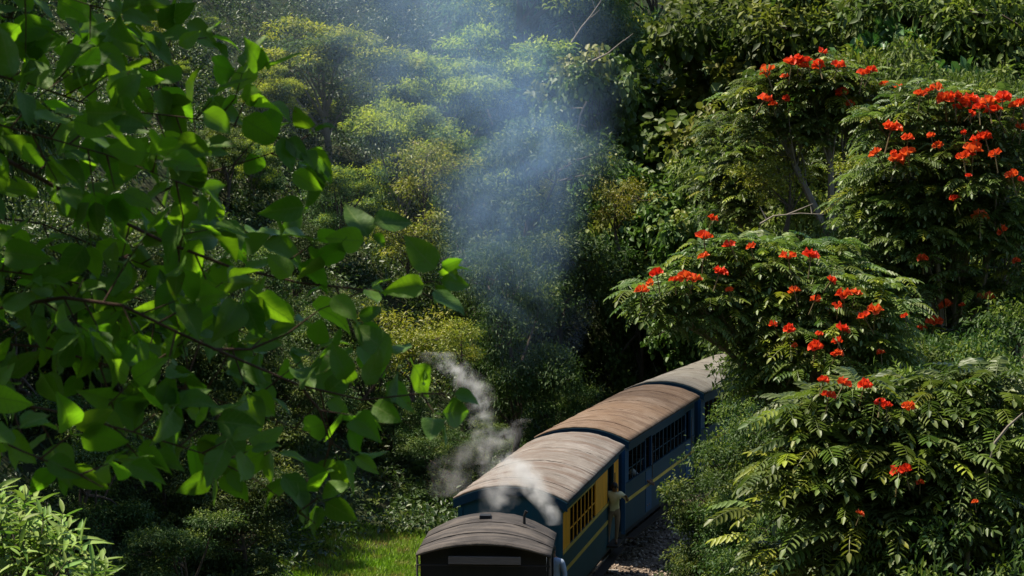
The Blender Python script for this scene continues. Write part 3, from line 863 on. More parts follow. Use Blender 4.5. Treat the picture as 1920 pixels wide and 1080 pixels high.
for (px, py, d, H, wd, lab) in [
    (1400, 745, 57, None, 0.9, "dark leafy shrub covering the side of the rust-roofed carriage"),
    (1355, 880, 53, None, 0.8, "glossy shrub leaning over the blue side of the second carriage"),
    (1420, 770, 50, None, 0.9, "broad dark shrub below the flowering branch that hides the last carriage"),
    (1410, 880, 46, None, 0.9, "leafy shrub between the ballast and the fern-leaved flowering tree"),
    (1355, 1000, 46, None, 0.75, "sunlit yellow-green shrub at the edge of the ballast"),
    (1420, 960, 41, None, 0.85, "dark shrub at the bottom edge right of the ballast"),
    (1310, 1040, 50, None, 0.7, "low shrub at the bottom edge nearest the ballast"),
    (1480, 860, 45, None, 0.8, "shrub tucked behind the nearest fern-leaved flowering tree"),
    (1720, 640, 47, None, 0.7, "bright olive-green bush between the upper and lower flowering trees"),
    (1860, 620, 46, None, 0.7, "olive-green bush at the picture's edge between the flowering trees"),
    (1640, 700, 48, None, 0.7, "shaded bush under the middle flowering tree"),
    (1780, 690, 40, None, 0.7, "second olive-green bush behind the lowest flowering tree"),
    (1700, 610, 52, None, 0.9, "wide olive bush at the foot of the scarlet flower bank"),
    (1830, 560, 50, None, 0.8, "dim bush filling the gap under the scarlet flower bank"),
    (1900, 760, 36, None, 0.7, "yellow-green bush at the picture's edge behind the lowest flowering tree"),
    (1900, 960, 28, None, 0.6, "dull bush in the bottom corner under the fern-leaved tree"),
    ]:
    plant('thicket', px, py, d, lab, H=H, wide=wd, group="shrubs right of the track")

# ------------------------------------------------------------------ undergrowth: one mass of small plants over the slopes
def scatter_undergrowth(n, seed):
    rg = np.random.default_rng(seed)
    # sample in view directions so that density follows what shows
    px = rg.uniform(-250, 2150, n * 3); d = rg.uniform(38, 125, n * 3) ** 1.0
    x = (px - 960) / FPX * d; y = d
    u = track_u(x, y)
    keep = ((u > 6.2) | ((u > 2.9) & (d > 59.5)) | ((u < -2.9) & (d > 40))) & (rg.random(n * 3) < np.clip(75 / d, 0.25, 1))
    x, y = x[keep][:n], y[keep][:n]
    z = terrain(x, y)
    C = np.stack([x, y, z + rg.uniform(0.0, 0.35, len(x))], 1)
    rad = rg.uniform(0.3, 0.75, len(x)) * np.clip(y / 70, 0.7, 1.5)
    tf = np.where(rg.random(len(x)) < 0.12, rg.uniform(0.3, 0.9, len(x)), 0.0)
    return clumps_to_leaves(rg, C, rad, 42, 0.17, 0.45, 0.9, 0.3, tf)
a = scatter_undergrowth(9000, 21)
V, F, r_, t_ = leaf_cloud(*a)
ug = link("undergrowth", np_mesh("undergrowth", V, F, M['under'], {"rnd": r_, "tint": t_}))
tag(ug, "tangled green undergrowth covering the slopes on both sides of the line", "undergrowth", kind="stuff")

# ---- grass strip left of the locomotive
def grass(n, seed):
    rg = np.random.default_rng(seed)
    y = rg.uniform(43, 60.5, n); xt = np.interp(y, TY, TX); x = xt - rg.uniform(2.3, 8.2, n)
    u = track_u(x, y); k = (u > 2.3) & (u < 7.6 + 0.6 * np.sin(y)); x, y = x[k], y[k]; n = len(x)
    P = np.stack([x, y, terrain(x, y) - 0.01], 1)
    D = rg.normal(size=(n, 3)) * 0.5; D[:, 2] = 1.0
    Nn = rg.normal(size=(n, 3)); L = rg.uniform(0.06, 0.2, n)
    patch = 0.5 + 0.5 * np.sin(x * 1.7 + 1) * np.sin(y * 1.1)
    return P, D, Nn, L, L * 0.16, rg.random(n), np.clip(patch * 0.8 * rg.random(n) + 0.4 * (np.sin(x * 5.1) * np.sin(y * 3.7) > 0.62), 0, 1)
m = leafmat('grass_blade', (0.13, 0.26, 0.012), (0.23, 0.38, 0.022), (0.30, 0.21, 0.085), 0.35, 0.5, 0.3)
V, F, r_, t_ = leaf_cloud(*grass(60000, 22))
gr = link("grass", np_mesh("grass", V, F, m, {"rnd": r_, "tint": t_})); tag(gr, "sunlit short green grass beside the locomotive", "grass", kind="stuff")
# ------------------------------------------------------------------ flowering trees with pinnate fronds
def leaflet(V, F, base, d, n, L, W):
    d = np.array(d) / np.linalg.norm(d); n = np.array(n) - np.dot(n, d) * d; n = n / np.linalg.norm(n); s = np.cross(d, n); b = np.array(base); o = len(V)
    V += [b, b + 0.3*L*d + 0.5*W*s + 0.10*W*n, b + 0.72*L*d + 0.38*W*s + 0.06*W*n, b + L*d - 0.10*L*n, b + 0.72*L*d - 0.38*W*s + 0.06*W*n, b + 0.3*L*d - 0.5*W*s + 0.10*W*n]
    F += [(o, o+1, o+2), (o, o+2, o+3), (o, o+3, o+4), (o, o+4, o+5)]
def frond_arrays(seed, L=0.62, pairs=6, arch_=0.45):
    rg = np.random.default_rng(seed); V = []; F = []; rn = []
    def rach(t_): return np.array([0, L * (t_ - 0.12 * t_ * t_ * arch_), 0.16 * L * math.sin(t_ * 2.2) * arch_ * 2 - arch_ * L * 0.62 * t_ * t_])
    for i in range(7):   # rachis: thin ribbon
        p = rach(i / 6); w = 0.007 * (1 - 0.6 * i / 6)
        V += [p + np.array([-w, 0, 0]), p + np.array([w, 0, 0])]
        if i: o = len(V) - 4; F += [(o, o+1, o+3), (o, o+3, o+2)]
    for i in range(pairs):
        t_ = 0.24 + 0.70 * i / (pairs - 1); p = rach(t_); tg = rach(t_ + 0.02) - rach(t_ - 0.02); tg /= np.linalg.norm(tg)
        ll = 0.225 * L * (0.8 + 0.4 * math.sin(math.pi * (i + 1) / (pairs + 1))) 
        for sx in (-1, 1):
            d = np.array([sx * 0.95, 0.0, -0.28 + rg.normal() * 0.10]) + tg * (0.32 + rg.normal() * 0.08)
            leaflet(V, F, p, d, np.array([sx * 0.30, 0.0, 1.0]) + rg.normal(size=3) * 0.12, ll, ll * 0.36)
    leaflet(V, F, rach(0.97), rach(1.0) - rach(0.9), np.array([0, 0.2, 1.0]), 0.24 * L, 0.11 * L)
    V = np.array(V); F = np.array(F)
    return V, F
FR = [frond_arrays(s, 0.62, p, a) for s, p, a in ((1, 8, 0.5), (2, 9, 0.7), (3, 7, 0.4), (4, 8, 0.95), (5, 9, 0.6))]
FR_ME = []
for i in range(10):
    V, F = FR[i % 5]; rr = np.random.default_rng(100 + i)
    rv = np.full(len(V), rr.uniform(0.15, 0.85)) + rr.normal(size=len(V)) * 0.1
    FR_ME.append(np_mesh("leaf", V, F, M['frond'], {"rnd": np.clip(rv, 0, 1), "tint": np.full(len(V), (0.0, 0.05, 0.0, 0.55, 0.1, 0.0, 0.0, 0.9, 0.0, 0.2)[i])}))
# flower cluster: a whorl of upright cup flowers with flared crinkled lobes, brown buds in the centre
m, nt = newmat('petal_scarlet'); t = NT(nt)
a_ = t.n("ShaderNodeAttribute", attribute_name="rnd").outputs['Fac']
oi = t.n("ShaderNodeObjectInfo").outputs['Random']
c = t.mix(a_, (0.60, 0.008, 0.008), (0.80, 0.055, 0.012)); c = t.mix(t.math('MULTIPLY', oi, 0.6), c, (0.80, 0.19, 0.03))
p_ = t.principled(c, 0.5, 0.3); tr_ = t.n("ShaderNodeBsdfTranslucent"); t.l(c, tr_.inputs[0])
ms = t.n("ShaderNodeMixShader"); ms.inputs[0].default_value = 0.35; t.l(p_, ms.inputs[1]); t.l(tr_.outputs[0], ms.inputs[2]); t.out(ms.outputs[0])
M['petal'] = m
M['bud'] = plain('bud_brown', (0.12, 0.09, 0.03), 0.7)
def cluster_mesh(seed, nf):
    rg = np.random.default_rng(seed); V = []; F = []; rn = []
    for k in range(nf):
        a = k * 6.283 / nf + rg.uniform(-0.2, 0.2); tilt = rg.uniform(0.6, 1.15)
        ax = np.array([math.cos(a) * math.sin(tilt), math.sin(a) * math.sin(tilt), math.cos(tilt)])
        s = unit(np.cross(ax, [0, 0, 1.0])); q = np.cross(s, ax); b = ax * 0.03
        L = rg.uniform(0.085, 0.12); o = len(V); N = 6; base_r = rg.random()
        for (tt, rr) in ((0.0, 0.010), (0.55, 0.030), (1.0, 0.062)):
            for j in range(N):
                th = 6.283 * j / N; w = rr * (1 + (0.25 * rg.normal() if tt == 1 else 0)); V.append(b + ax * L * (tt + (0.15 * rg.normal() if tt == 1 else 0)) + (s * math.cos(th) + q * math.sin(th)) * w); rn.append(np.clip(base_r * 0.5 + (0.5 if tt == 1 else 0.15), 0, 1))
        for r_ in range(2):
            for j in range(N):
                j2 = (j + 1) % N; F.append((o + r_*N + j, o + r_*N + j2, o + (r_+1)*N + j2, o + (r_+1)*N + j))
    return np_mesh("flower", V, F, M['petal'], {"rnd": rn})
CL = [cluster_mesh(s, n) for s, n in ((1, 7), (2, 5), (3, 8), (4, 4), (5, 6))]
bud = MB()
for k in range(9):
    a = k * 2.4; r = 0.012 * math.sqrt(k); bud.tube([(r * math.cos(a), r * math.sin(a), 0), (r * 2 * math.cos(a), r * 2 * math.sin(a), 0.06)], [0.009, 0.004], 4)
bud.tube([(0, 0, -0.32), (0, 0, 0.01)], [0.013, 0.010], 5)
BUD = bud.mesh("bud_spike", M['bud'])

def tulip_tree(lobes_px, dist, trunk_px, label, n_ros, fsize, seed, flowers, nparts=300, barkm='bark_pale', extra_d=1.0, base_d=None, thick=1.0):
    """lobes_px: (px, py, rx, ry in photo pixels, depth offset) ellipsoids the crown fills"""
    rg = np.random.default_rng(seed)
    d0 = base_d or dist
    bx, by = (trunk_px - 960) / FPX * d0, d0
    zb = tz(bx, by)
    root = empty("flowering_tree", (bx, by, zb)); tag(root, label, "tree", "red-flowered trees with fern-like leaves")
    base = np.array([bx, by, zb])
    lobes = []
    for (px, py, rx, ry, dd) in lobes_px:
        c = at(px, py, dist + dd); k = (dist + dd) / FPX
        lobes.append((c, np.array([rx * k, 0.8 * (rx + ry) / 2 * k * extra_d, ry * k])))
    area = np.array([l[1][0] * l[1][2] for l in lobes]); area = area / area.sum()
    ros = []
    for (c, r), ar in zip(lobes, area):
        n = max(4, int(n_ros * ar)); d = unit(rg.normal(size=(n, 3)))
        d[:, 2] = np.where(rg.random(n) < 0.6, np.abs(d[:, 2]), d[:, 2]); d[:, 1] = np.where(rg.random(n) < 0.5, -np.abs(d[:, 1]), d[:, 1])
        ros.append(np.concatenate([c + d * r * (rg.uniform(0.6, 1.15, n) + 0.3 * rg.random(n) * (rg.random(n) < 0.2))[:, None], d, ], 1))
    ros = np.concatenate(ros)
    # fronds: 5-7 per shoot, radiating and drooping
    items = []
    for k in range(len(ros)):
        C, dr = ros[k, :3], ros[k, 3:]
        nf = rg.integers(5, 8); a0 = rg.uniform(0, 6.28)
        for j in range(nf):
            a = a0 + j * 6.283 / nf + rg.normal() * 0.2
            o = np.array([math.cos(a), math.sin(a), 0]) + dr * 0.55
            o[2] = 0.12 + 0.4 * dr[2] + rg.normal() * 0.18
            o = o / np.linalg.norm(o)
            items.append((C + rg.normal(size=3) * 0.05, o, fsize / 0.62 * rg.uniform(0.75, 1.2), rg.integers(0, 10)))
    P = np.array([i[0] + i[1] * 0.3 for i in items])
    px, py, dz = proj(P)
    score = -dz + 0.0 * px; infr = (px > -30) & (px < 1950) & (py > -30) & (py < 1110)
    # how exposed: the fewest fronds lie in front
    order = np.argsort(dz); cell = {}
    vis = []
    for i in order:
        if not infr[i]: continue
        key = (int(px[i] // 26), int(py[i] // 26)); cell[key] = cell.get(key, 0) + 1
        vis.append((cell[key], dz[i], i))
    vis.sort(); chosen = set(i for (_, _, i) in vis[:nparts])
    bV, bF, bR, bT = [], [], [], []; no = 0
    for i, (p, o, s, v) in enumerate(items):
        q = Vector((0, 1, 0)).rotation_difference(Vector(o))
        # keep the blade's upper side up
        Y_ = Vector(o); Z_ = (Vector((0, 0, 1)) - Y_ * Y_.z).normalized(); X_ = Y_.cross(Z_)
        roll = rg.normal() * 0.25
        Rm = Matrix((X_, Y_, Z_)).transposed() @ Matrix.Rotation(roll, 3, 'Y')
        if i in chosen:
            ob = bpy.data.objects.new("leaf", FR_ME[v]); COL.objects.link(ob); ob.parent = root
            ob.matrix_local = Matrix.Translation(Vector(p - base)) @ Rm.to_4x4() @ Matrix.Scale(s, 4)
        else:
            V, F = FR[v % 5]; A = np.array(Rm) * s
            bV.append(V @ A.T + (p - base)); bF.append(F + no); no += len(V)
            bR.append(np.full(len(V), rg.random())); bT.append(np.full(len(V), 0.6 if rg.random() < 0.08 else 0.0))
    if bV:
        fo = link("foliage", np_mesh("foliage", np.concatenate(bV), np.concatenate(bF), M['frond'], {"rnd": np.concatenate(bR), "tint": np.concatenate(bT)}), root); fo["kind"] = "stuff"
    # trunk, limbs to every lobe, twigs to the shoots
    b = MB(); cen = np.mean([l[0] for l in lobes], 0) - base
    fork = np.array([cen[0] * 0.35, cen[1] * 0.35, max(0.6, (min(l[0][2] - l[1][2] for l in lobes) - zb) * 0.8)])
    r0 = (0.05 + 0.014 * (cen[2])) * thick
    tr = limb_path(rg, (0, 0, -0.3), fork, 0, 6); b.tube(tr, [r0 * (1 - 0.4 * i / 5) for i in range(6)], 8)
    trunk = b.build("trunk", M[barkm], root)
    li = 0
    for (c, r) in lobes:
        lb = MB(); q = limb_path(rg, fork, c - base, 0.10, 6); lb.tube(q, [r0 * 0.55 * (1 - 0.7 * i / 5) for i in range(6)], 6)
        near = np.argsort(np.linalg.norm((ros[:, :3] - c) / r, axis=1))[:40]
        for k in near[::2]:
            q2 = limb_path(rg, q[rg.integers(2, 6)], ros[k, :3] - base, 0.05, 4); lb.tube(q2, [r0 * 0.16, r0 * 0.13, r0 * 0.1, r0 * 0.07], 4, caps=False)
        lb.build("limb", M[barkm], root)
    # flower clusters on the near side of the crown
    fpx, fpy, fdz = proj(P)
    extra = []
    if flowers:
        for i in rg.permutation(len(items))[:400]:
            if len(extra) >= max(4, len(flowers) // 3): break
            if fdz[i] < np.quantile(fdz, 0.3) and infr[i] and items[i][1][2] > 0: extra.append((fpx[i], fpy[i] - 14, rg.uniform(13, 20)))
    for (qx, qy, sz) in list(flowers) + extra:
        m_ = np.hypot(fpx - qx, fpy - qy - 12) < 42
        dd = (np.quantile(P[m_, 1], 0.04) - 0.3) if m_.sum() > 4 else dist
        w = at(qx, qy, dd) - base
        k = rg.integers(0, 5); s = sz * dd / FPX / 0.20 * rg.uniform(0.6, 1.0)
        ob = bpy.data.objects.new("flower", CL[k]); COL.objects.link(ob); ob.parent = root
        ob.location = w; ob.rotation_euler = (rg.normal() * 0.2 + 0.25, rg.normal() * 0.2, rg.uniform(0, 6)); ob.scale = (s, s, s)
        link("bud_spike", BUD, ob)
    return root

tulip_tree([(1310, 565, 110, 42, 0), (1390, 520, 110, 60, 0.4), (1500, 520, 110, 55, 0.8), (1480, 595, 115, 60, 0.2), (1580, 590, 95, 70, -0.2), (1575, 675, 105, 65, -0.6), (1640, 640, 60, 60, 0.4), (1240, 590, 50, 25, 0), (1460, 680, 65, 45, -0.2), (1430, 735, 40, 30, 0)],
    45, 1545, "wide dark green flowering tree with red blossoms reaching over the last carriage", 380, 0.60, 31,
    [(1203,548,22),(1232,516,26),(1265,528,22),(1285,522,24),(1300,528,22),(1320,450,26),(1318,485,20),(1348,514,22),(1370,463,28),(1408,465,24),(1478,486,26),(1520,484,30),(1490,548,20),(1527,565,28),(1557,528,20),(1582,556,26),(1604,552,26),(1622,598,28),(1640,585,24),(1478,620,22),(1536,630,20),(1580,622,22),(1528,654,26),(1570,664,24),(1336,412,16),(1652,664,14)])
tulip_tree([(1760, 230, 130, 60, 0), (1880, 250, 90, 70, -0.5), (1700, 330, 90, 70, -0.5), (1830, 360, 110, 80, -0.8), (1680, 440, 90, 70, 0), (1790, 480, 120, 80, -0.4), (1900, 470, 70, 90, -0.4), (1720, 560, 110, 60, 0), (1850, 570, 90, 60, 0), (1660, 250, 60, 40, 0.3), (1640, 380, 60, 50, 0.4), (1780, 330, 90, 60, -0.2), (1760, 410, 90, 60, -0.6), (1650, 510, 70, 50, 0.3), (1700, 640, 80, 35, -0.3), (1860, 640, 70, 35, -0.3)],
    53, 1800, "large flowering tree with a long bank of scarlet blossoms along its top", 580, 0.60, 32,
    [(1726,180,24),(1742,172,24),(1758,168,22),(1772,190,30),(1790,185,32),(1806,198,30),(1822,192,28),(1836,206,30),(1852,196,26),(1866,212,28),(1880,188,30),(1902,202,26),(1916,198,24),(1670,245,28),(1702,262,26),(1643,290,30),(1680,304,28),(1702,294,30),(1830,264,28),(1848,262,26),(1806,298,30),(1824,286,28),(1866,292,32),(1898,334,24),(1914,340,22),(1838,410,26),(1880,436,30),(1772,578,32),(1752,608,24),(1804,575,14),(1852,563,28),(1730,488,18),(1915,243,26)])
tulip_tree([(1530, 165, 85, 40, 0), (1450, 190, 80, 45, 0.3), (1620, 185, 70, 45, 0.2), (1590, 240, 80, 45, 0.4), (1470, 270, 80, 45, 0.5), (1690, 240, 60, 40, 0.4)],
    62, 1556, "umbrella-shaped flowering tree on a pale bare trunk, red blooms on top", 230, 0.62, 33,
    [(1484,122,24),(1498,115,26),(1512,118,22),(1536,124,20),(1570,128,22),(1618,142,26),(1632,136,26),(1438,138,24),(1432,190,26),(1582,178,24),(1592,200,18),(1658,160,18),(1682,168,18),(1472,186,14)], extra_d=1.2)
tulip_tree([(1600, 800, 130, 70, 0.3), (1720, 790, 130, 60, 0.6), (1850, 800, 100, 80, 0.4), (1560, 890, 120, 75, 0), (1690, 900, 140, 80, 0), (1830, 910, 120, 90, 0), (1560, 1000, 110, 80, -0.3), (1690, 1010, 130, 80, -0.3), (1830, 1030, 120, 80, -0.2), (1600, 1100, 150, 60, 0), (1780, 1110, 150, 60, 0), (1530, 780, 45, 40, 0.6)],
    29, 1720, "nearest fern-leaved flowering tree filling the lower corner, few orange blooms on stalks", 330, 0.60, 34,
    [(1543,716,26),(1581,722,26),(1620,726,24),(1553,745,26),(1650,758,26),(1662,764,22),(1704,764,20),(1684,890,28),(1698,886,26)], 300)
tulip_tree([(1430, 330, 80, 55, 0), (1500, 340, 60, 60, 1.5), (1630, 330, 60, 55, 0), (1450, 420, 70, 50, -0.4), (1620, 420, 50, 50, -0.4), (1390, 260, 60, 40, 0.5), (1570, 300, 50, 40, 1.5), (1680, 380, 60, 50, 0.5), (1360, 360, 50, 40, 0.5)],
    66, 1500, "dim feathery flowering tree without blooms behind the pale bare trunk", 330, 0.60, 35, [], 300)
# pale leaning stem in front of the lowest tree
w = [at(x, y, 28.2) for x, y in ((1815, 930), (1840, 915), (1852, 880), (1866, 830), (1890, 800), (1918, 775))]
b = MB().tube(w, [0.030, 0.028, 0.026, 0.022, 0.018, 0.012], 6)
w2 = [at(x, y, 28.2) for x, y in ((1840, 915), (1822, 935), (1815, 990), (1812, 1100), (1810, 1300))]
b.tube(w2, [0.028, 0.032, 0.036, 0.042, 0.05], 6)
tag(b.build("bare_stem", M['bark_pale']), "pale bare kinked stem rising through the lowest flowering tree", "branch")
# bare twigs in the dark gap right of the smoke
for i, (pts, lab) in enumerate([([(1072,80),(1090,52),(1108,30),(1125,5),(1140,-30)], "pale bare twig against the dark gap at the top edge"),
                     ([(1100,190),(1088,215),(1082,250),(1070,330)], "forked pale dead stem right of the smoke"),
                     ([(1110,115),(1140,100),(1170,75)], "short dead twig poking out of the vine-hung tree top"),
                     ([(1425,420),(1450,405),(1500,400),(1545,402)], "grey bare branch crossing left of the pale trunk")]):
    d_ = (89, 86, 86, 60)[i]
    w = [at(x, y, d_) for x, y in pts]; b = MB().tube(w, [(0.05, 0.05, 0.05, 0.03)[i] * (1 - 0.7 * k / (len(w) - 1)) for k in range(len(w))], 5)
    for k in range(1, len(w)):
        b.tube([w[k - 1] * 0.5 + w[k] * 0.5, w[k] + np.array([0.35 * (-1) ** k, 0.1, 0.25])], [0.022, 0.008], 4)
    tag(b.build("dead_branch", M['bark_pale']), lab, "branch")
# ------------------------------------------------------------------ foreground: broad leaves on overhanging boughs, close to the camera
def broad_leaf(seed, bend, fold, twist, wid=0.62):
    """ovate pointed blade along +y, unit length, midrib at x = 0; cols across, rows along"""
    rg = np.random.default_rng(seed); rows = 9; V = []; F = []
    for i in range(rows):
        t_ = i / (rows - 1)
        w = wid * 0.5 * (math.sin(math.pi * min(1, t_ ** 0.62)) ** 0.85) * (1 - 0.35 * max(0, t_ - 0.75) / 0.25) if 0 < i < rows - 1 else 0.006
        y = t_; z = -bend * t_ * t_ + 0.03 * math.sin(t_ * 7 + seed)
        tw = twist * t_
        for q in (-1, -0.5, 0, 0.5, 1):
            x = q * w; zz = fold * abs(x) + 0.018 * math.sin(t_ * 17 + q * 3 + seed) * abs(q)
            V.append((x * math.cos(tw) - zz * math.sin(tw), y, z + x * math.sin(tw) + zz * math.cos(tw)))
    for i in range(rows - 1):
        for k in range(4):
            a = i * 5 + k; F.append((a, a + 1, a + 6, a + 5))
    # petiole
    o = len(V); V += [(-0.012, -0.22, 0.02), (0.012, -0.22, 0.02), (0.010, 0.02, 0), (-0.010, 0.02, 0)]; F.append((o, o + 1, o + 2, o + 3))
    return np.array(V), np.array(F)
m, nt = newmat('leaf_broad'); t = NT(nt)
tc = t.n("ShaderNodeTexCoord").outputs['Object']
sp = t.n("ShaderNodeSeparateXYZ"); t.l(tc, sp.inputs[0])
ax = t.math('ABSOLUTE', sp.outputs[0])
mid = t.math('LESS_THAN', ax, 0.012)
wv = t.math('SINE', t.math('MULTIPLY', t.math('SUBTRACT', sp.outputs[1], t.math('MULTIPLY', ax, 0.75)), 48.0))
vein = t.math('MULTIPLY', t.math('GREATER_THAN', wv, 0.93), 0.6)
vein = t.math('MAXIMUM', mid, vein)
oi = t.n("ShaderNodeObjectInfo").outputs['Random']
nz = t.noise(tc, 5.0, 4)
c = t.mix(oi, (0.022, 0.070, 0.005), (0.052, 0.120, 0.009))
c = t.mix(t.math('MULTIPLY', nz, 0.5), c, (0.085, 0.14, 0.018))
c = t.mix(t.math('MULTIPLY', vein, 0.6), c, (0.15, 0.21, 0.05))
spot = t.ramp(t.noise(t.mapping(tc, (1, 1, 1), (3, 1, 0)), 9.0, 3), [(0.66, 0.0), (0.72, 0.8)])
c = t.mix(spot, c, (0.11, 0.075, 0.02))
p_ = t.principled(c, 0.58, 0.22, 0, t.bump(t.math('ADD', vein, nz), 0.25, 0.01))
tr_ = t.n("ShaderNodeBsdfTranslucent")
tcol = t.mix(oi, (0.13, 0.38, 0.008), (0.30, 0.58, 0.012)); tcol = t.mix(t.math('MULTIPLY', vein, 0.65), tcol, (0.06, 0.18, 0.01)); tcol = t.mix(spot, tcol, (0.10, 0.08, 0.01))
t.l(tcol, tr_.inputs[0])
ms = t.n("ShaderNodeMixShader"); t.l(t.ramp(t.math('FRACT', t.math('MULTIPLY', oi, 7.31)), [(0.0, 0.14), (0.5, 0.36), (1.0, 0.58)]), ms.inputs[0]); t.l(p_, ms.inputs[1]); t.l(tr_.outputs[0], ms.inputs[2]); t.out(ms.outputs[0])
M['broad'] = m
BL = [broad_leaf(i, b, f, tw, wd) for i, (b, f, tw, wd) in enumerate([(0.12, 0.25, 0.1, 0.62), (0.30, 0.35, -0.3, 0.58), (0.05, 0.15, 0.0, 0.66), (0.45, 0.45, 0.4, 0.60), (0.2, 0.6, -0.15, 0.64), (-0.1, 0.3, 0.2, 0.55)])]
BL_ME = [np_mesh("leaf", V, F, M['broad'], smooth=True) for V, F in BL]

class Bough:
    def __init__(s, root, base): s.root = root; s.base = np.array(base, float); s.items = []; s.wood = MB()
def leaf_matrix(p, d, n, s):
    Y_ = Vector(d).normalized(); n = Vector(n); Z_ = (n - Y_ * n.dot(Y_)); Z_ = Z_.normalized() if Z_.length > 1e-4 else Y_.orthogonal().normalized(); X_ = Y_.cross(Z_)
    return Matrix.Translation(Vector(p)) @ Matrix((X_, Y_, Z_)).transposed().to_4x4() @ Matrix.Scale(s, 4)

def resample(pts, step):
    pts = [np.array(p, float) for p in pts]; out = []
    for a, b in zip(pts[:-1], pts[1:]):
        n = max(1, int(np.linalg.norm(b - a) / step))
        for k in range(n): out.append(a + (b - a) * k / n)
    out.append(pts[-1]); return out

FRG = np.random.default_rng(77)
def twig(items, wood, p0, dirn, n_nodes, gap, lsize, r=0.0022):
    """a thin shoot with opposite leaf pairs and a tip leaf"""
    p = np.array(p0, float); d = unit(np.array(dirn, float)); pts = [p.copy()]
    for k in range(n_nodes):
        d = unit(d + FRG.normal(size=3) * 0.16 + np.array([0, 0, -0.03])); p = p + d * gap * FRG.uniform(0.75, 1.2); pts.append(p.copy())
        side = unit(np.cross(d, FRG.normal(size=3) * 0.6 + np.array([0, 0, 1]))) 
        for sx in (-1, 1):
            if FRG.random() < 0.1: continue
            ld = unit(side * sx + d * FRG.uniform(0.2, 0.8) + FRG.normal(size=3) * 0.25 + np.array([0, 0, -0.28]))
            nn = FRG.normal(size=3) * 0.5 + (np.array([0.5, -0.7, 0.1]) if FRG.random() < 0.5 else np.array([-0.1, -0.15, 0.8]))
            items.append((p + ld * lsize * 0.2, ld, nn, lsize * FRG.uniform(0.7, 1.2), FRG.integers(0, 6)))
    items.append((p + d * lsize * 0.15, unit(d + np.array([0, 0, -0.2])), FRG.normal(size=3) * 0.5 + np.array([0, -0.3, 0.8]), lsize * FRG.uniform(0.7, 1.05), FRG.integers(0, 6)))
    wood.tube(pts, [r * (1 - 0.6 * i / (len(pts) - 1)) for i in range(len(pts))], 5, caps=False)

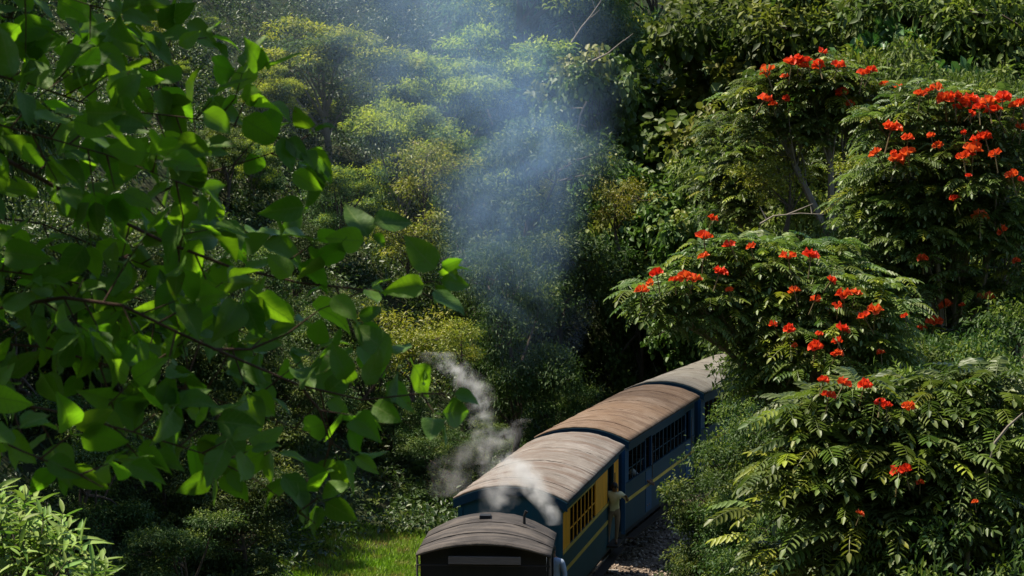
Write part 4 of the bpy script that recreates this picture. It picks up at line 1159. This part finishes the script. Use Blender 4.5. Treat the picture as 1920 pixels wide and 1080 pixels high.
def fg_tree(root_px, base_xy, label, boughs, single=(), shade_canopy=0):
    bx, by = base_xy; zb = tz(bx, by)
    root = empty("broadleaf_sapling", (bx, by, zb)); tag(root, label, "tree")
    base = np.array([bx, by, zb]); items = []
    tops = []
    for (pts, d, r, dens, lpx, rng_) in boughs:
        wood = MB()
        w = [at(x, y, d + dd) for (x, y, dd) in pts]
        rs = resample(w, 0.035)
        tops.append((w[0], r))
        wood.tube([p - base for p in rs], [r * (1 - 0.75 * i / len(rs)) for i in range(len(rs))], 7)
        ls = lpx * d / FPX
        its = []
        acc = 0; nxt = 0.03
        for i in range(1, len(rs)):
            acc += np.linalg.norm(rs[i] - rs[i - 1])
            if acc > nxt:
                nxt += FRG.uniform(0.75, 1.3) * 0.039 / dens
                if FRG.random() < np.interp(proj(rs[i])[0][0], [300, 480, 760], [0.0, 0.5, 0.8]): continue
                al = unit(rs[i] - rs[i - 1]); frac = i / len(rs)
                up = 1 if FRG.random() < 0.5 else -1
                sd = np.array([al[2] * -1 * up, FRG.normal() * 0.5, al[0] * up]) + al * FRG.uniform(0.3, 1.0)
                twig(its, wood_off(wood, base), rs[i], sd, FRG.integers(rng_[0], rng_[1] + 1), 0.062 * FRG.uniform(0.8, 1.2), ls)
        twig(its, wood_off(wood, base), rs[-1], rs[-1] - rs[-4], 1, 0.05, ls * 0.8)
        bo = wood.build("branch", M['twig'], root)
        for it in its: items.append((it, bo))
    for (x0, y0, x1, y1, dd, v) in single:
        a = at(x0, y0, dd); e = at(x1, y1, dd + FRG.uniform(-0.05, 0.05)); L = np.linalg.norm(e - a)
        items.append(((a, e - a, np.array([0.62, -0.75, 0.05]) + FRG.normal(size=3) * 0.25, L, v), bo))
    for k in range(shade_canopy):  # unseen leaves added above the frame to shade the boughs
        c_ = np.array([FRG.uniform(-2.3, -0.75), FRG.uniform(3.9, 6.2), FRG.uniform(11.0, 12.8)])
        items.append(((c_, FRG.normal(size=3) + np.array([0, 0, -0.4]), FRG.normal(size=3) * 0.5 + np.array([0, 0, 1]), FRG.uniform(0.09, 0.13), FRG.integers(0, 6)), bo))
    # the trunk stands outside the picture and carries the boughs
    tb = MB(); topz = max(t_[0][2] for t_ in tops) - zb + 0.5
    tr = [(0.03 * math.sin(k), 0.03 * math.cos(2 * k), topz * k / 6 - 0.2 * (k == 0)) for k in range(7)]
    tb.tube(tr, [0.055 * (1 - 0.1 * k) for k in range(7)], 9)
    for (p, r) in tops:
        if proj(p)[0][0] > -100: continue
        q = p - base; zj = max(0.3, q[2] - 0.35)
        tb.tube([(0, 0, zj), (q[0] * 0.5, q[1] * 0.5, zj + 0.12), tuple(q)], [0.022, 0.5 * (r + 0.022), r], 7)
    tb.build("trunk", M['bark'], root)
    # the leaves that show largest are parts, the rest one mass
    P = np.array([it[0][0] for it in items]); px, py, dz = proj(P)
    clear = ~(((px > -40) & (px < 300) & (py > 880)) | ((px > 300) & (px < 700) & (py > 985)))     # the boughs end above the bush and the grass
    items = [it for it, k in zip(items, clear) if k]; px, py, dz = px[clear], py[clear], dz[clear]
    ok = np.where((px > -60) & (px < 1980) & (py > -60) & (py < 1140), dz, 99)
    order = np.argsort(ok); chosen = set(order[:300].tolist())
    bV, bF, no = [], [], 0
    for i, ((p, d, n, s, v), bo) in enumerate(items):
        mt = leaf_matrix(np.array(p) - base, d, n, s)
        if i in chosen:
            ob = bpy.data.objects.new("leaf", BL_ME[v]); COL.objects.link(ob); ob.parent = bo; ob.matrix_local = mt
        else:
            V, F = BL[v]; A = np.array(mt); bV.append(V @ A[:3, :3].T + A[:3, 3]); bF.append(F + no); no += len(V)
    if bV:
        fo = link("foliage", np_mesh("foliage", np.concatenate(bV), np.concatenate(bF), M['broad'], smooth=True), root); fo["kind"] = "stuff"
    print("sapling leaves", len(items))
    return root
class wood_off:
    def __init__(s, w, b): s.w = w; s.b = b
    def tube(s, pts, *a, **k): s.w.tube([np.array(p) - s.b for p in pts], *a, **k)

SING_A = [(690,445,648,376,4.55,0),(700,420,778,406,4.55,1),(683,452,608,446,4.5,2),(816,505,757,440,4.55,2),(828,500,868,488,4.55,0),(840,505,862,524,4.6,4),(815,545,872,590,4.5,2),(795,535,722,538,4.45,3),(700,440,725,462,4.55,4),
          (545,518,500,474,4.4,2),(532,440,572,384,4.6,0),(570,388,488,396,4.55,3),(548,325,606,354,4.6,1),(535,262,583,300,4.7,0),(528,258,548,322,4.7,2),(455,222,520,262,4.7,2),(380,210,445,250,4.6,3),(600,480,560,530,4.5,0),(640,455,590,510,4.5,1),
          (268,62,330,120,4.9,0),(335,85,380,58,4.9,1),(300,95,265,60,4.9,2),(340,150,280,130,4.9,0),(215,60,262,110,4.9,2),(150,235,215,290,4.5,2),(195,235,245,180,4.6,0),(110,0,180,40,4.8,2),(60,20,20,-20,4.8,1),(20,60,110,45,4.7,3)]
SING_B = [(648,712,626,640,4.3,0),(660,715,640,680,4.35,4),(685,722,714,652,4.3,2),(775,685,808,748,4.3,0),(790,720,802,682,4.3,1),(625,555,670,602,4.4,2),(672,592,722,584,4.4,3),(700,760,750,790,4.35,0),(640,770,610,830,4.35,2),(655,800,680,850,4.35,0),(720,750,760,700,4.3,1),(560,720,600,690,4.3,0),
          (610,900,570,870,4.2,1),(560,920,575,985,4.2,0),(530,890,590,960,4.2,3),(0,820,80,860,3.9,1),(90,862,155,895,3.9,0),(430,880,455,925,4.2,2),(245,870,300,900,4.1,3),(400,1010,455,1040,4.2,1),(62,600,90,660,4.2,0),(120,690,135,640,4.2,2)]
fg_tree(0, (-1.75, 4.75), "overhanging sapling whose upper boughs of broad backlit leaves cross the picture", [
    ([(-420,120,0.1),(-60,262,0),(0,293,0),(130,365,0),(300,450,-0.05),(430,500,0),(560,530,0),(700,545,0),(770,532,0.02)], 4.6, 0.0065, 0.80, 84, (1, 2)),
    ([(-420,20,0.15),(-60,128,0),(60,158,0),(180,202,0),(330,218,0),(440,235,0),(520,258,0)], 4.75, 0.004, 1.0, 86, (1, 2)),
    ([(-420,-60,0.2),(-60,20,0),(60,40,0),(160,100,0.05),(280,100,0.1),(350,75,0.1)], 4.95, 0.0035, 0.9, 86, (1, 2)),
    ([(220,380,0.05),(290,365,0.1),(370,330,0.1),(470,300,0.1),(545,275,0.1)], 4.7, 0.003, 1.2, 80, (1, 2)),
    ([(-420,330,0.1),(-60,400,0.1),(80,420,0.2),(200,470,0.2),(330,520,0.2),(460,560,0.2)], 4.9, 0.0035, 1.0, 86, (1, 3)),
    ([(-420,0,-0.1),(-60,-60,0),(80,-20,0),(170,10,0)], 4.6, 0.0035, 1.0, 86, (1, 2)),
    ([(-420,100,-0.1),(-60,220,-0.1),(60,250,-0.1),(200,290,-0.1),(330,340,-0.1)], 4.3, 0.0035, 1.0, 84, (1, 2)),
    ], SING_A, 750)
fg_tree(0, (-1.85, 4.25), "overhanging sapling whose lower shaded boughs of broad leaves droop towards the train", [
    ([(-420,600,0.1),(-60,578,0),(0,577,0),(120,558,0),(230,573,0),(330,622,0),(420,662,0),(560,722,0),(680,750,0),(790,738,0)], 4.3, 0.0055, 0.9, 84, (1, 2)),
    ([(400,655,0.05),(470,655,0.1),(540,625,0.1),(600,580,0.1),(650,560,0.1)], 4.35, 0.003, 0.8, 80, (1, 1)),
    ([(-420,640,0.2),(-60,640,0.2),(80,650,0.25),(220,690,0.3),(380,740,0.3),(520,790,0.3),(620,830,0.3)], 4.5, 0.004, 1.25, 84, (1, 3)),
    ([(-420,700,0.1),(-60,740,0),(100,770,0),(250,810,0),(380,850,0),(480,900,0),(560,960,0)], 4.2, 0.0035, 0.75, 84, (1, 2)),
    ([(-420,740,0),(-60,800,0),(40,845,0),(150,890,0)], 3.9, 0.004, 0.6, 86, (1, 1)),
    ([(-420,480,0.3),(-60,500,0.3),(100,520,0.3),(260,560,0.35),(400,600,0.35),(500,640,0.35)], 4.6, 0.0035, 1.15, 84, (1, 2)),
    ([(560,720,0),(600,770,0),(620,830,0.02),(600,900,0.05)], 4.3, 0.0028, 0.9, 80, (1, 1)),
    ], SING_B, 700)

# ------------------------------------------------------------------ lance-leaved bush in the lower left corner
def lance_leaf(bend):
    V = []; F = []
    for i, (t_, w) in enumerate(((0, 0.01), (0.2, 0.09), (0.45, 0.125), (0.75, 0.085), (1, 0.004))):
        z = -bend * t_ * t_
        V += [(-w, t_, z + 0.05), (0, t_, z), (w, t_, z + 0.05)]
        if i: a = (i - 1) * 3; F += [(a, a + 1, a + 4, a + 3), (a + 1, a + 2, a + 5, a + 4)]
    return np.array(V), np.array(F)
M['lance'] = leafmat('leaf_lance', (0.13, 0.23, 0.035), (0.24, 0.34, 0.075), (0.32, 0.37, 0.08), 0.35, 0.55, 0.25, 0.5)
LL = [lance_leaf(b) for b in (0.15, 0.4, 0.7)]
LL_ME = [np_mesh("leaf", V, F, M['lance'], {"rnd": np.full(len(V), 0.2 + 0.3 * i), "tint": np.full(len(V), 0.15 * i)}, smooth=True) for i, (V, F) in enumerate(LL)]
rg = np.random.default_rng(9)
bd = 14.0
bx = (40 - 960) / FPX * bd; zb = tz(bx, bd)
lb = empty("lance_leaved_bush", (bx, bd, zb)); tag(lb, "sunlit pale green bush with lance-shaped leaves in the bottom corner", "bush")
base = np.array([bx, bd, zb]); items = []; wood = MB()
for k in range(130):
    qx = rg.uniform(-160, 200); lim = np.interp(qx, [-160, 0, 40, 110, 160, 205], [890, 905, 915, 950, 1000, 1050])
    qy = lim + abs(rg.normal()) * 90 + (8 if k % 3 else 0)
    tip = at(qx, qy, bd + rg.normal() * 0.35)
    q = limb_path(rg, np.array([0, 0, 0.1]) + rg.normal(size=3) * 0.1, tip - base, 0.05, 5); wood.tube(q, [0.012, 0.01, 0.008, 0.006, 0.003], 4, caps=False)
    ax = unit(np.array(q[-1] - q[-2]) + np.array([0.1, 0, 0.6]))
    for j in range(9):
        a = j * 2.4 + rg.uniform(-0.3, 0.3); s = unit(np.cross(ax, [1.0, 0.2, 0])); w_ = np.cross(ax, s)
        d = (s * math.cos(a) + w_ * math.sin(a)) + ax * (1.1 - 0.14 * j)
        items.append((tip - ax * 0.018 * j, d, ax + rg.normal(size=3) * 0.3, rg.uniform(0.10, 0.17), rg.integers(0, 3)))
wood.build("stems", M['bark'], lb)
P = np.array([i[0] for i in items]); px, py, dz = proj(P)
sel = np.argsort(np.where((px > -20) & (py < 1100), py * 0.01 + dz, 99))[:300]; sel = set(sel.tolist()); bV, bF, no = [], [], 0
for i, (p, d, n, s, v) in enumerate(items):
    mt = leaf_matrix(p - base, d, n, s)
    if i in sel:
        ob = bpy.data.objects.new("leaf", LL_ME[v]); COL.objects.link(ob); ob.parent = lb; ob.matrix_local = mt
    else:
        V, F = LL[v]; A = np.array(mt); bV.append(V @ A[:3, :3].T + A[:3, 3]); bF.append(F + no); no += len(V)
V = np.concatenate(bV)
fo = link("foliage", np_mesh("foliage", V, np.concatenate(bF), M['lance'], {"rnd": np.repeat(rg.random(len(V) // 15), 15), "tint": np.zeros(len(V))}, smooth=True), lb); fo["kind"] = "stuff"
# ------------------------------------------------------------------ people
M['skin'] = plain('skin_brown', (0.19, 0.095, 0.055), 0.55, 0.35, 0, 0.1)
M['hair'] = plain('hair_black', (0.012, 0.010, 0.009), 0.5, 0.4)
M['shirt_white'] = plain('cloth_white', (0.66, 0.64, 0.56), 0.9, 0.1, 0, 0.12, 8, 0.3)
M['shirt_cream'] = plain('cloth_pale_yellow', (0.72, 0.62, 0.34), 0.9, 0.1, 0, 0.15, 8, 0.3)
M['shirt_blue'] = plain('cloth_pale_blue', (0.30, 0.37, 0.46), 0.9, 0.1, 0, 0.15, 8, 0.3)
M['trousers_khaki'] = plain('cloth_khaki', (0.30, 0.21, 0.14), 0.9, 0.1, 0, 0.2, 8, 0.3)
M['trousers_dark'] = plain('cloth_dark', (0.035, 0.035, 0.045), 0.9, 0.1, 0, 0.2, 8, 0.3)
M['eye'] = plain('eye_dark', (0.02, 0.015, 0.012), 0.2)
def person(label, loc, rz, J, shirt, legs, group=None, sleeve='short'):
    """J: joint name -> (x, y, z) in the person's frame, facing -y; one continuous skinned body"""
    chains = [['pelvis', 'waist', 'chest', 'neck', 'head0', 'head1'], ['chest', 'shl', 'ell', 'wrl', 'hal'], ['chest', 'shr', 'elr', 'wrr', 'har'], ['pelvis', 'hpl', 'knl', 'anl', 'tol'], ['pelvis', 'hpr', 'knr', 'anr', 'tor']]
    rad = dict(pelvis=.135, waist=.125, chest=.145, neck=.058, head0=.085, head1=.085, shl=.078, shr=.078, ell=.047, elr=.047, wrl=.033, wrr=.033, hal=.038, har=.038, hpl=.098, hpr=.098, knl=.064, knr=.064, anl=.046, anr=.046, tol=.04, tor=.04)
    J = dict(J)
    names = list(rad); me = bpy.data.meshes.new("body"); idx = {n: i for i, n in enumerate(names)}
    ed = [(idx[a], idx[b]) for c in chains for a, b in zip(c[:-1], c[1:])]
    # fingers: four plus a thumb from each hand
    V = [Vector(J[n]) for n in names]; rr = [rad[n] for n in names]
    for h, w_ in (('hal', 'wrl'), ('har', 'wrr')):
        hd = (Vector(J[h]) - Vector(J[w_])).normalized(); sd = hd.cross(Vector((0.3, 1, 0.2))).normalized()
        for k, (off, ln) in enumerate(((-0.03, .065), (-0.01, .08), (0.01, .075), (0.03, .06), (0.055, .05))):
            b0 = Vector(J[h]) + sd * off * 0.8 + hd * (0.02 if k < 4 else -0.02); b1 = b0 + hd * ln * 0.6 + (sd * 0.03 if k == 4 else Vector()); b2 = b1 + hd * ln * 0.4 + Vector((0, -0.02, -0.015))
            o = len(V); V += [b0, b1, b2]; rr += [.011, .009, .008]; ed += [(idx[h], o), (o, o + 1), (o + 1, o + 2)]
    me.from_pydata(V, ed, [])
    ob = bpy.data.objects.new("body", me); COL.objects.link(ob)
    sk = ob.modifiers.new("skin", 'SKIN'); sk.use_smooth_shade = True
    for i, r in enumerate(rr): me.skin_vertices[0].data[i].radius = (r, r * (0.8 if names[i:i+1] and names[i] in ('chest', 'waist', 'pelvis') else 1))
    me.skin_vertices[0].data[0].use_root = True
    ss_ = ob.modifiers.new("sub", 'SUBSURF'); ss_.levels = 1; ss_.render_levels = 1
    dg = bpy.context.evaluated_depsgraph_get(); dg.update()
    nm = bpy.data.meshes.new_from_object(ob.evaluated_get(dg))
    bpy.data.objects.remove(ob)
    # clothing regions by nearest bone
    reg = {('pelvis','waist'): 1, ('waist','chest'): 1, ('chest','neck'): 1, ('chest','shl'): 1, ('chest','shr'): 1, ('shl','ell'): 1, ('shr','elr'): 1, ('pelvis','hpl'): 2, ('pelvis','hpr'): 2, ('hpl','knl'): 2, ('hpr','knr'): 2, ('knl','anl'): 2, ('knr','anr'): 2}
    if sleeve == 'long': reg[('ell','wrl')] = 1; reg[('elr','wrr')] = 1
    for m_ in (M['skin'], M[shirt], M[legs]): nm.materials.append(m_)
    segs = [(Vector(J[a]), Vector(J[b]), reg.get((a, b), 0)) for c in chains for a, b in zip(c[:-1], c[1:])]
    for p in nm.polygons:
        c = p.center; best = (9, 0)
        for (a, b, g) in segs:
            t_ = max(0, min(1, (c - a).dot(b - a) / max((b - a).length_squared, 1e-6))); dd = (c - a - (b - a) * t_).length
            if dd < best[0]: best = (dd, g if not (g == 1 and b == Vector(J['neck']) and t_ > 0.85) else 0)
        p.material_index = best[1]; p.use_smooth = True
    root = empty("person", loc, rz); tag(root, label, "person", group)
    nm.name = "body"; link("body", nm, root)
    h0, h1 = Vector(J['head0']), Vector(J['head1']); hc = (h0 + h1) / 2
    up = (h1 - h0).normalized(); fw = Vector(J.get('face', (0, -1, 0))).normalized(); sd = fw.cross(up).normalized()
    MB().ball(hc + up * 0.045 - fw * 0.018, (0.098, 0.104, 0.098), 12, 8).build("hair", M['hair'], root, smooth=True)
    MB().ball(hc + fw * 0.098 - up * 0.015, (0.016, 0.02, 0.024), 6, 5).build("nose", M['skin'], root, smooth=True)
    for s in (-1, 1):
        MB().ball(hc + fw * 0.088 + sd * 0.033 * s + up * 0.012, 0.011, 6, 5).build("eye", M['eye'], root)
        MB().ball(hc + sd * 0.092 * s - up * 0.012, (0.016, 0.02, 0.03), 6, 5).build("ear", M['skin'], root)
    return root
STAND = dict(pelvis=(0, 0, .93), waist=(0, .0, 1.10), chest=(0, 0, 1.33), neck=(0, -.01, 1.48), head0=(0, -.02, 1.56), head1=(0, -.03, 1.66),
             shl=(.19, 0, 1.41), ell=(.25, .02, 1.15), wrl=(.26, -.08, .92), hal=(.26, -.11, .84), shr=(-.19, 0, 1.41), elr=(-.25, .02, 1.15), wrr=(-.26, -.08, .92), har=(-.26, -.11, .84),
             hpl=(.10, 0, .88), knl=(.11, -.03, .50), anl=(.11, .02, .09), tol=(.12, -.12, .04), hpr=(-.10, 0, .88), knr=(-.11, -.03, .50), anr=(-.11, .02, .09), tor=(-.12, -.12, .04))
def on_carriage(c, x, y, z): return c.matrix_basis @ Vector((x, y, z))
# passenger hanging out of the doorway of the first carriage, one hand on the grab rail
J = dict(STAND); J.update(shl=(.20, -.05, 1.42), ell=(.36, -.06, 1.24), wrl=(.30, -.24, 1.38), hal=(.28, -.30, 1.43), elr=(-.30, .02, 1.17), wrr=(-.30, -.16, 1.04), har=(-.29, -.22, .98), head0=(-.03, -.05, 1.56), head1=(-.05, -.09, 1.66), chest=(-.02, -.04, 1.33), face=(-.2, -1, 0))
person("person in pale shirt and khaki trousers leaning out of the tan-roofed carriage's doorway", on_carriage(C1, 1.13, 6.75, 0.86), C1.rotation_euler.z + 0.9, J, 'shirt_cream', 'trousers_khaki').scale = (0.85,) * 3
MB().box(1.063, 1.32, 6.4, 7.4, 0.82, 0.86).build("door_step", M['inside'], C1)
bpy.data.objects['person'].rotation_euler[0:2] = (0.09, 0.06)
# passenger seated by a window of the second carriage, arm over the sill
J = dict(STAND)
for k in ('hpl', 'hpr'): J[k] = (J[k][0], 0, .88)
J.update(knl=(.12, -.42, .92), anl=(.12, -.44, .52), tol=(.12, -.56, .48), knr=(-.12, -.42, .92), anr=(-.12, -.44, .52), tor=(-.12, -.56, .48), chest=(0, -.14, 1.30), neck=(0, -.20, 1.44), head0=(0, -.24, 1.51), head1=(0, -.28, 1.60),
         shl=(.19, -.15, 1.38), ell=(.24, -.38, 1.22), wrl=(.18, -.55, 1.12), hal=(.16, -.60, 1.06), shr=(-.19, -.15, 1.38), elr=(-.24, -.38, 1.22), wrr=(-.18, -.55, 1.14), har=(-.16, -.62, 1.10))
person("dark-haired passenger in a white shirt leaning out of the rust-roofed carriage", on_carriage(C2, 0.52, 3.0, 0.42), C2.rotation_euler.z + R(90), J, 'shirt_white', 'trousers_dark')
# crew member on the running board beside the boiler, just behind the cab
J = dict(STAND); J.update(chest=(0, -.06, 1.32), shr=(-.19, -.05, 1.40), elr=(-.25, -.22, 1.20), wrr=(-.20, -.40, 1.12), har=(-.19, -.47, 1.10), head0=(0, -.08, 1.55), head1=(0, -.11, 1.64))
person("crew member in pale blue shirt and dark trousers standing beside the locomotive cab", on_carriage(loco, 1.12, 2.45, 1.12), loco.rotation_euler.z - R(30), J, 'shirt_blue', 'trousers_dark', sleeve='long')
MB().box(1.10, 1.45, 2.1, 2.9, 1.06, 1.12).build("step", M['iron'], loco)
MB().box(1.12, 1.18, 2.15, 2.85, 0.80, 1.059).build("step_bracket", M['iron'], loco)

# ------------------------------------------------------------------ smoke and steam: closed hulls with soft-edged volumes
def float_curve(t, fac, pts):
    nd = t.n("ShaderNodeFloatCurve"); t.l(fac, nd.inputs['Value']); c = nd.mapping.curves[0]
    while len(c.points) < len(pts): c.points.new(0.5, 0.5)
    for p, (a, b) in zip(c.points, pts): p.location = (a, b); p.handle_type = 'AUTO'
    nd.mapping.update(); return nd.outputs[0]
def plume(name, label, path, dens, color, aniso, nscale, power=1.0, contrast=(0.38, 0.72), hull=1.25, absorb=None, soft=1.4, dcurve=None, cat="smoke", warp=0.5):
    """path: (z, x, y, radius) rising in z, world metres; density falls off from the axis, broken by noise"""
    path = sorted(path); z0, z1 = path[0][0], path[-1][0]; org = Vector((path[0][1], path[0][2], z0))
    loc = [((p[0] - z0) / (z1 - z0), p[1] - org.x, p[2] - org.y, p[3]) for p in path]
    xs = [l[1] for l in loc]; ys = [l[2] for l in loc]; rmax = max(l[3] for l in loc)
    def norm(vals): lo, hi = min(vals), max(vals); return lo, (hi - lo) if hi - lo > 1e-6 else 1.0
    m, nt = newmat(name + '_volume'); t = NT(nt)
    co = t.n("ShaderNodeTexCoord").outputs['Object']
    wn_ = t.noise(co, nscale * 0.35, 2, 0.5, out=1)
    wv = t.n("ShaderNodeVectorMath", operation='SUBTRACT'); t.l(wn_, wv.inputs[0]); wv.inputs[1].default_value = (0.5, 0.5, 0.5)
    wm = t.n("ShaderNodeVectorMath", operation='SCALE'); t.l(wv.outputs[0], wm.inputs[0]); wm.inputs['Scale'].default_value = warp * rmax * 1.6
    wa = t.n("ShaderNodeVectorMath", operation='ADD'); t.l(co, wa.inputs[0]); t.l(wm.outputs[0], wa.inputs[1])
    sp = t.n("ShaderNodeSeparateXYZ"); t.l(wa.outputs[0], sp.inputs[0])
    sp0 = t.n("ShaderNodeSeparateXYZ"); t.l(co, sp0.inputs[0])
    u = t.math('DIVIDE', sp0.outputs[2], z1 - z0, True)
    def cur(vals):
        lo, rg_ = norm(vals)
        o = float_curve(t, u, [(l[0], (v - lo) / rg_) for l, v in zip(loc, vals)])
        return t.math('ADD', t.math('MULTIPLY', o, rg_), lo)
    dx = t.math('SUBTRACT', sp.outputs[0], cur(xs)); dy = t.math('SUBTRACT', sp.outputs[1], cur(ys)); r = cur([l[3] for l in loc])
    dist = t.math('DIVIDE', t.math('SQRT', t.math('ADD', t.math('MULTIPLY', dx, dx), t.math('MULTIPLY', dy, dy))), r)
    fall = t.math('POWER', t.math('SUBTRACT', 1.0, dist, True), soft)
    nz = t.noise(wa.outputs[0], nscale, 6, 0.6)
    nn = t.ramp(nz, [(contrast[0], 0.0), (contrast[1], 1.0)])
    ends = float_curve(t, u, dcurve or [(0, 0), (0.08, 1), (0.85, 0.9), (1, 0)])
    d = t.math('MULTIPLY', t.math('MULTIPLY', fall, nn), t.math('MULTIPLY', ends, dens))
    v = t.n("ShaderNodeVolumePrincipled"); v.inputs['Color'].default_value = (*color, 1); v.inputs['Anisotropy'].default_value = aniso
    if absorb: v.inputs['Absorption Color'].default_value = (*absorb, 1)
    t.l(d, v.inputs['Density']); t.out(None, v.outputs[0])
    V = []; F = []; n = 14; rings = 16
    for i in range(rings):
        uu = i / (rings - 1); px_ = np.interp(uu, [l[0] for l in loc], xs); py_ = np.interp(uu, [l[0] for l in loc], ys); pr = np.interp(uu, [l[0] for l in loc], [l[3] for l in loc]) * hull
        for k in range(n): V.append((px_ + pr * math.cos(6.2832 * k / n), py_ + pr * math.sin(6.2832 * k / n), uu * (z1 - z0)))
    for i in range(rings - 1):
        for k in range(n): F.append((i*n+k, i*n+(k+1) % n, (i+1)*n+(k+1) % n, (i+1)*n+k))
    F.append(tuple(range(n - 1, -1, -1))); F.append(tuple((rings-1)*n + k for k in range(n)))
    b = MB(); b.add(V, F); o = b.build(name, m, loc=org); tag(o, label, cat, kind="stuff")
    return o
def pz(px, py, d, rpx): p = at(px, py, d); return (p[2], p[0], p[1], rpx * d / FPX)
plume("smoke", "tall column of thin blue-grey smoke rising beyond the train", [pz(975, 720, 64, 75), pz(975, 600, 64, 120), pz(970, 450, 64.5, 170), pz(940, 280, 65, 225), pz(870, 100, 66, 320), pz(770, -120, 67, 440), pz(700, -420, 68, 480)],
      0.34, (0.43, 0.66, 0.98), 0.1, 0.6, dcurve=[(0, 0), (0.12, 0.35), (0.3, 0.9), (0.5, 0.5), (0.8, 0.22), (1, 0)], contrast=(0.34, 0.68), soft=1.2, warp=0.7)
plume("smoke_haze", "thin veil of drifting smoke over the slope left of the smoke column", [pz(800, 560, 69, 150), pz(760, 400, 69, 260), pz(700, 200, 70, 380), pz(660, 0, 71, 450), pz(640, -250, 72, 500)],
      0.016, (0.60, 0.76, 0.96), 0.1, 0.2, contrast=(0.25, 0.8), soft=0.9, dcurve=[(0, 0), (0.3, 0.6), (0.6, 1), (1, 0.3)])
plume("steam_wisp", "curling wisp of white steam left of the tan-roofed carriage", [pz(905, 870, 52, 22), pz(905, 800, 52, 32), pz(900, 755, 52, 36), pz(880, 715, 52, 42), pz(848, 690, 52, 44), pz(815, 660, 52, 46)],
      3.4, (0.97, 0.96, 0.93), 0.2, 3.2, contrast=(0.47, 0.66), cat="steam", hull=1.35, warp=0.55)
plume("steam_cloud", "white steam cloud drifting over the front of the tan carriage roof", [pz(920, 965, 44.6, 30), pz(935, 930, 44.9, 50), pz(955, 885, 45.3, 66), pz(945, 840, 46, 52), pz(965, 800, 47, 36), pz(985, 785, 47.5, 16)],
      2.4, (0.97, 0.96, 0.95), 0.2, 2.4, contrast=(0.46, 0.68), cat="steam", hull=1.35, warp=0.7)
plume("steam_jet", "dense puff of white steam hanging before the carriage's dark end wall", [pz(1038, 985, 43.6, 16), pz(1026, 955, 43.7, 26), pz(1005, 925, 43.9, 34), pz(985, 895, 44.2, 40), pz(965, 860, 44.6, 26)],
      9.0, (0.98, 0.97, 0.95), 0.2, 3.4, contrast=(0.36, 0.6), cat="steam", hull=1.35, warp=0.45)
plume("steam_drift", "faint steam drifting across the shrubs left of the carriage roof", [pz(840, 930, 50, 40), pz(850, 880, 50, 60), pz(880, 850, 50, 60), pz(930, 820, 50, 40)],
      1.1, (0.95, 0.94, 0.92), 0.2, 2.2, contrast=(0.42, 0.72), cat="steam", hull=1.35, warp=0.6)
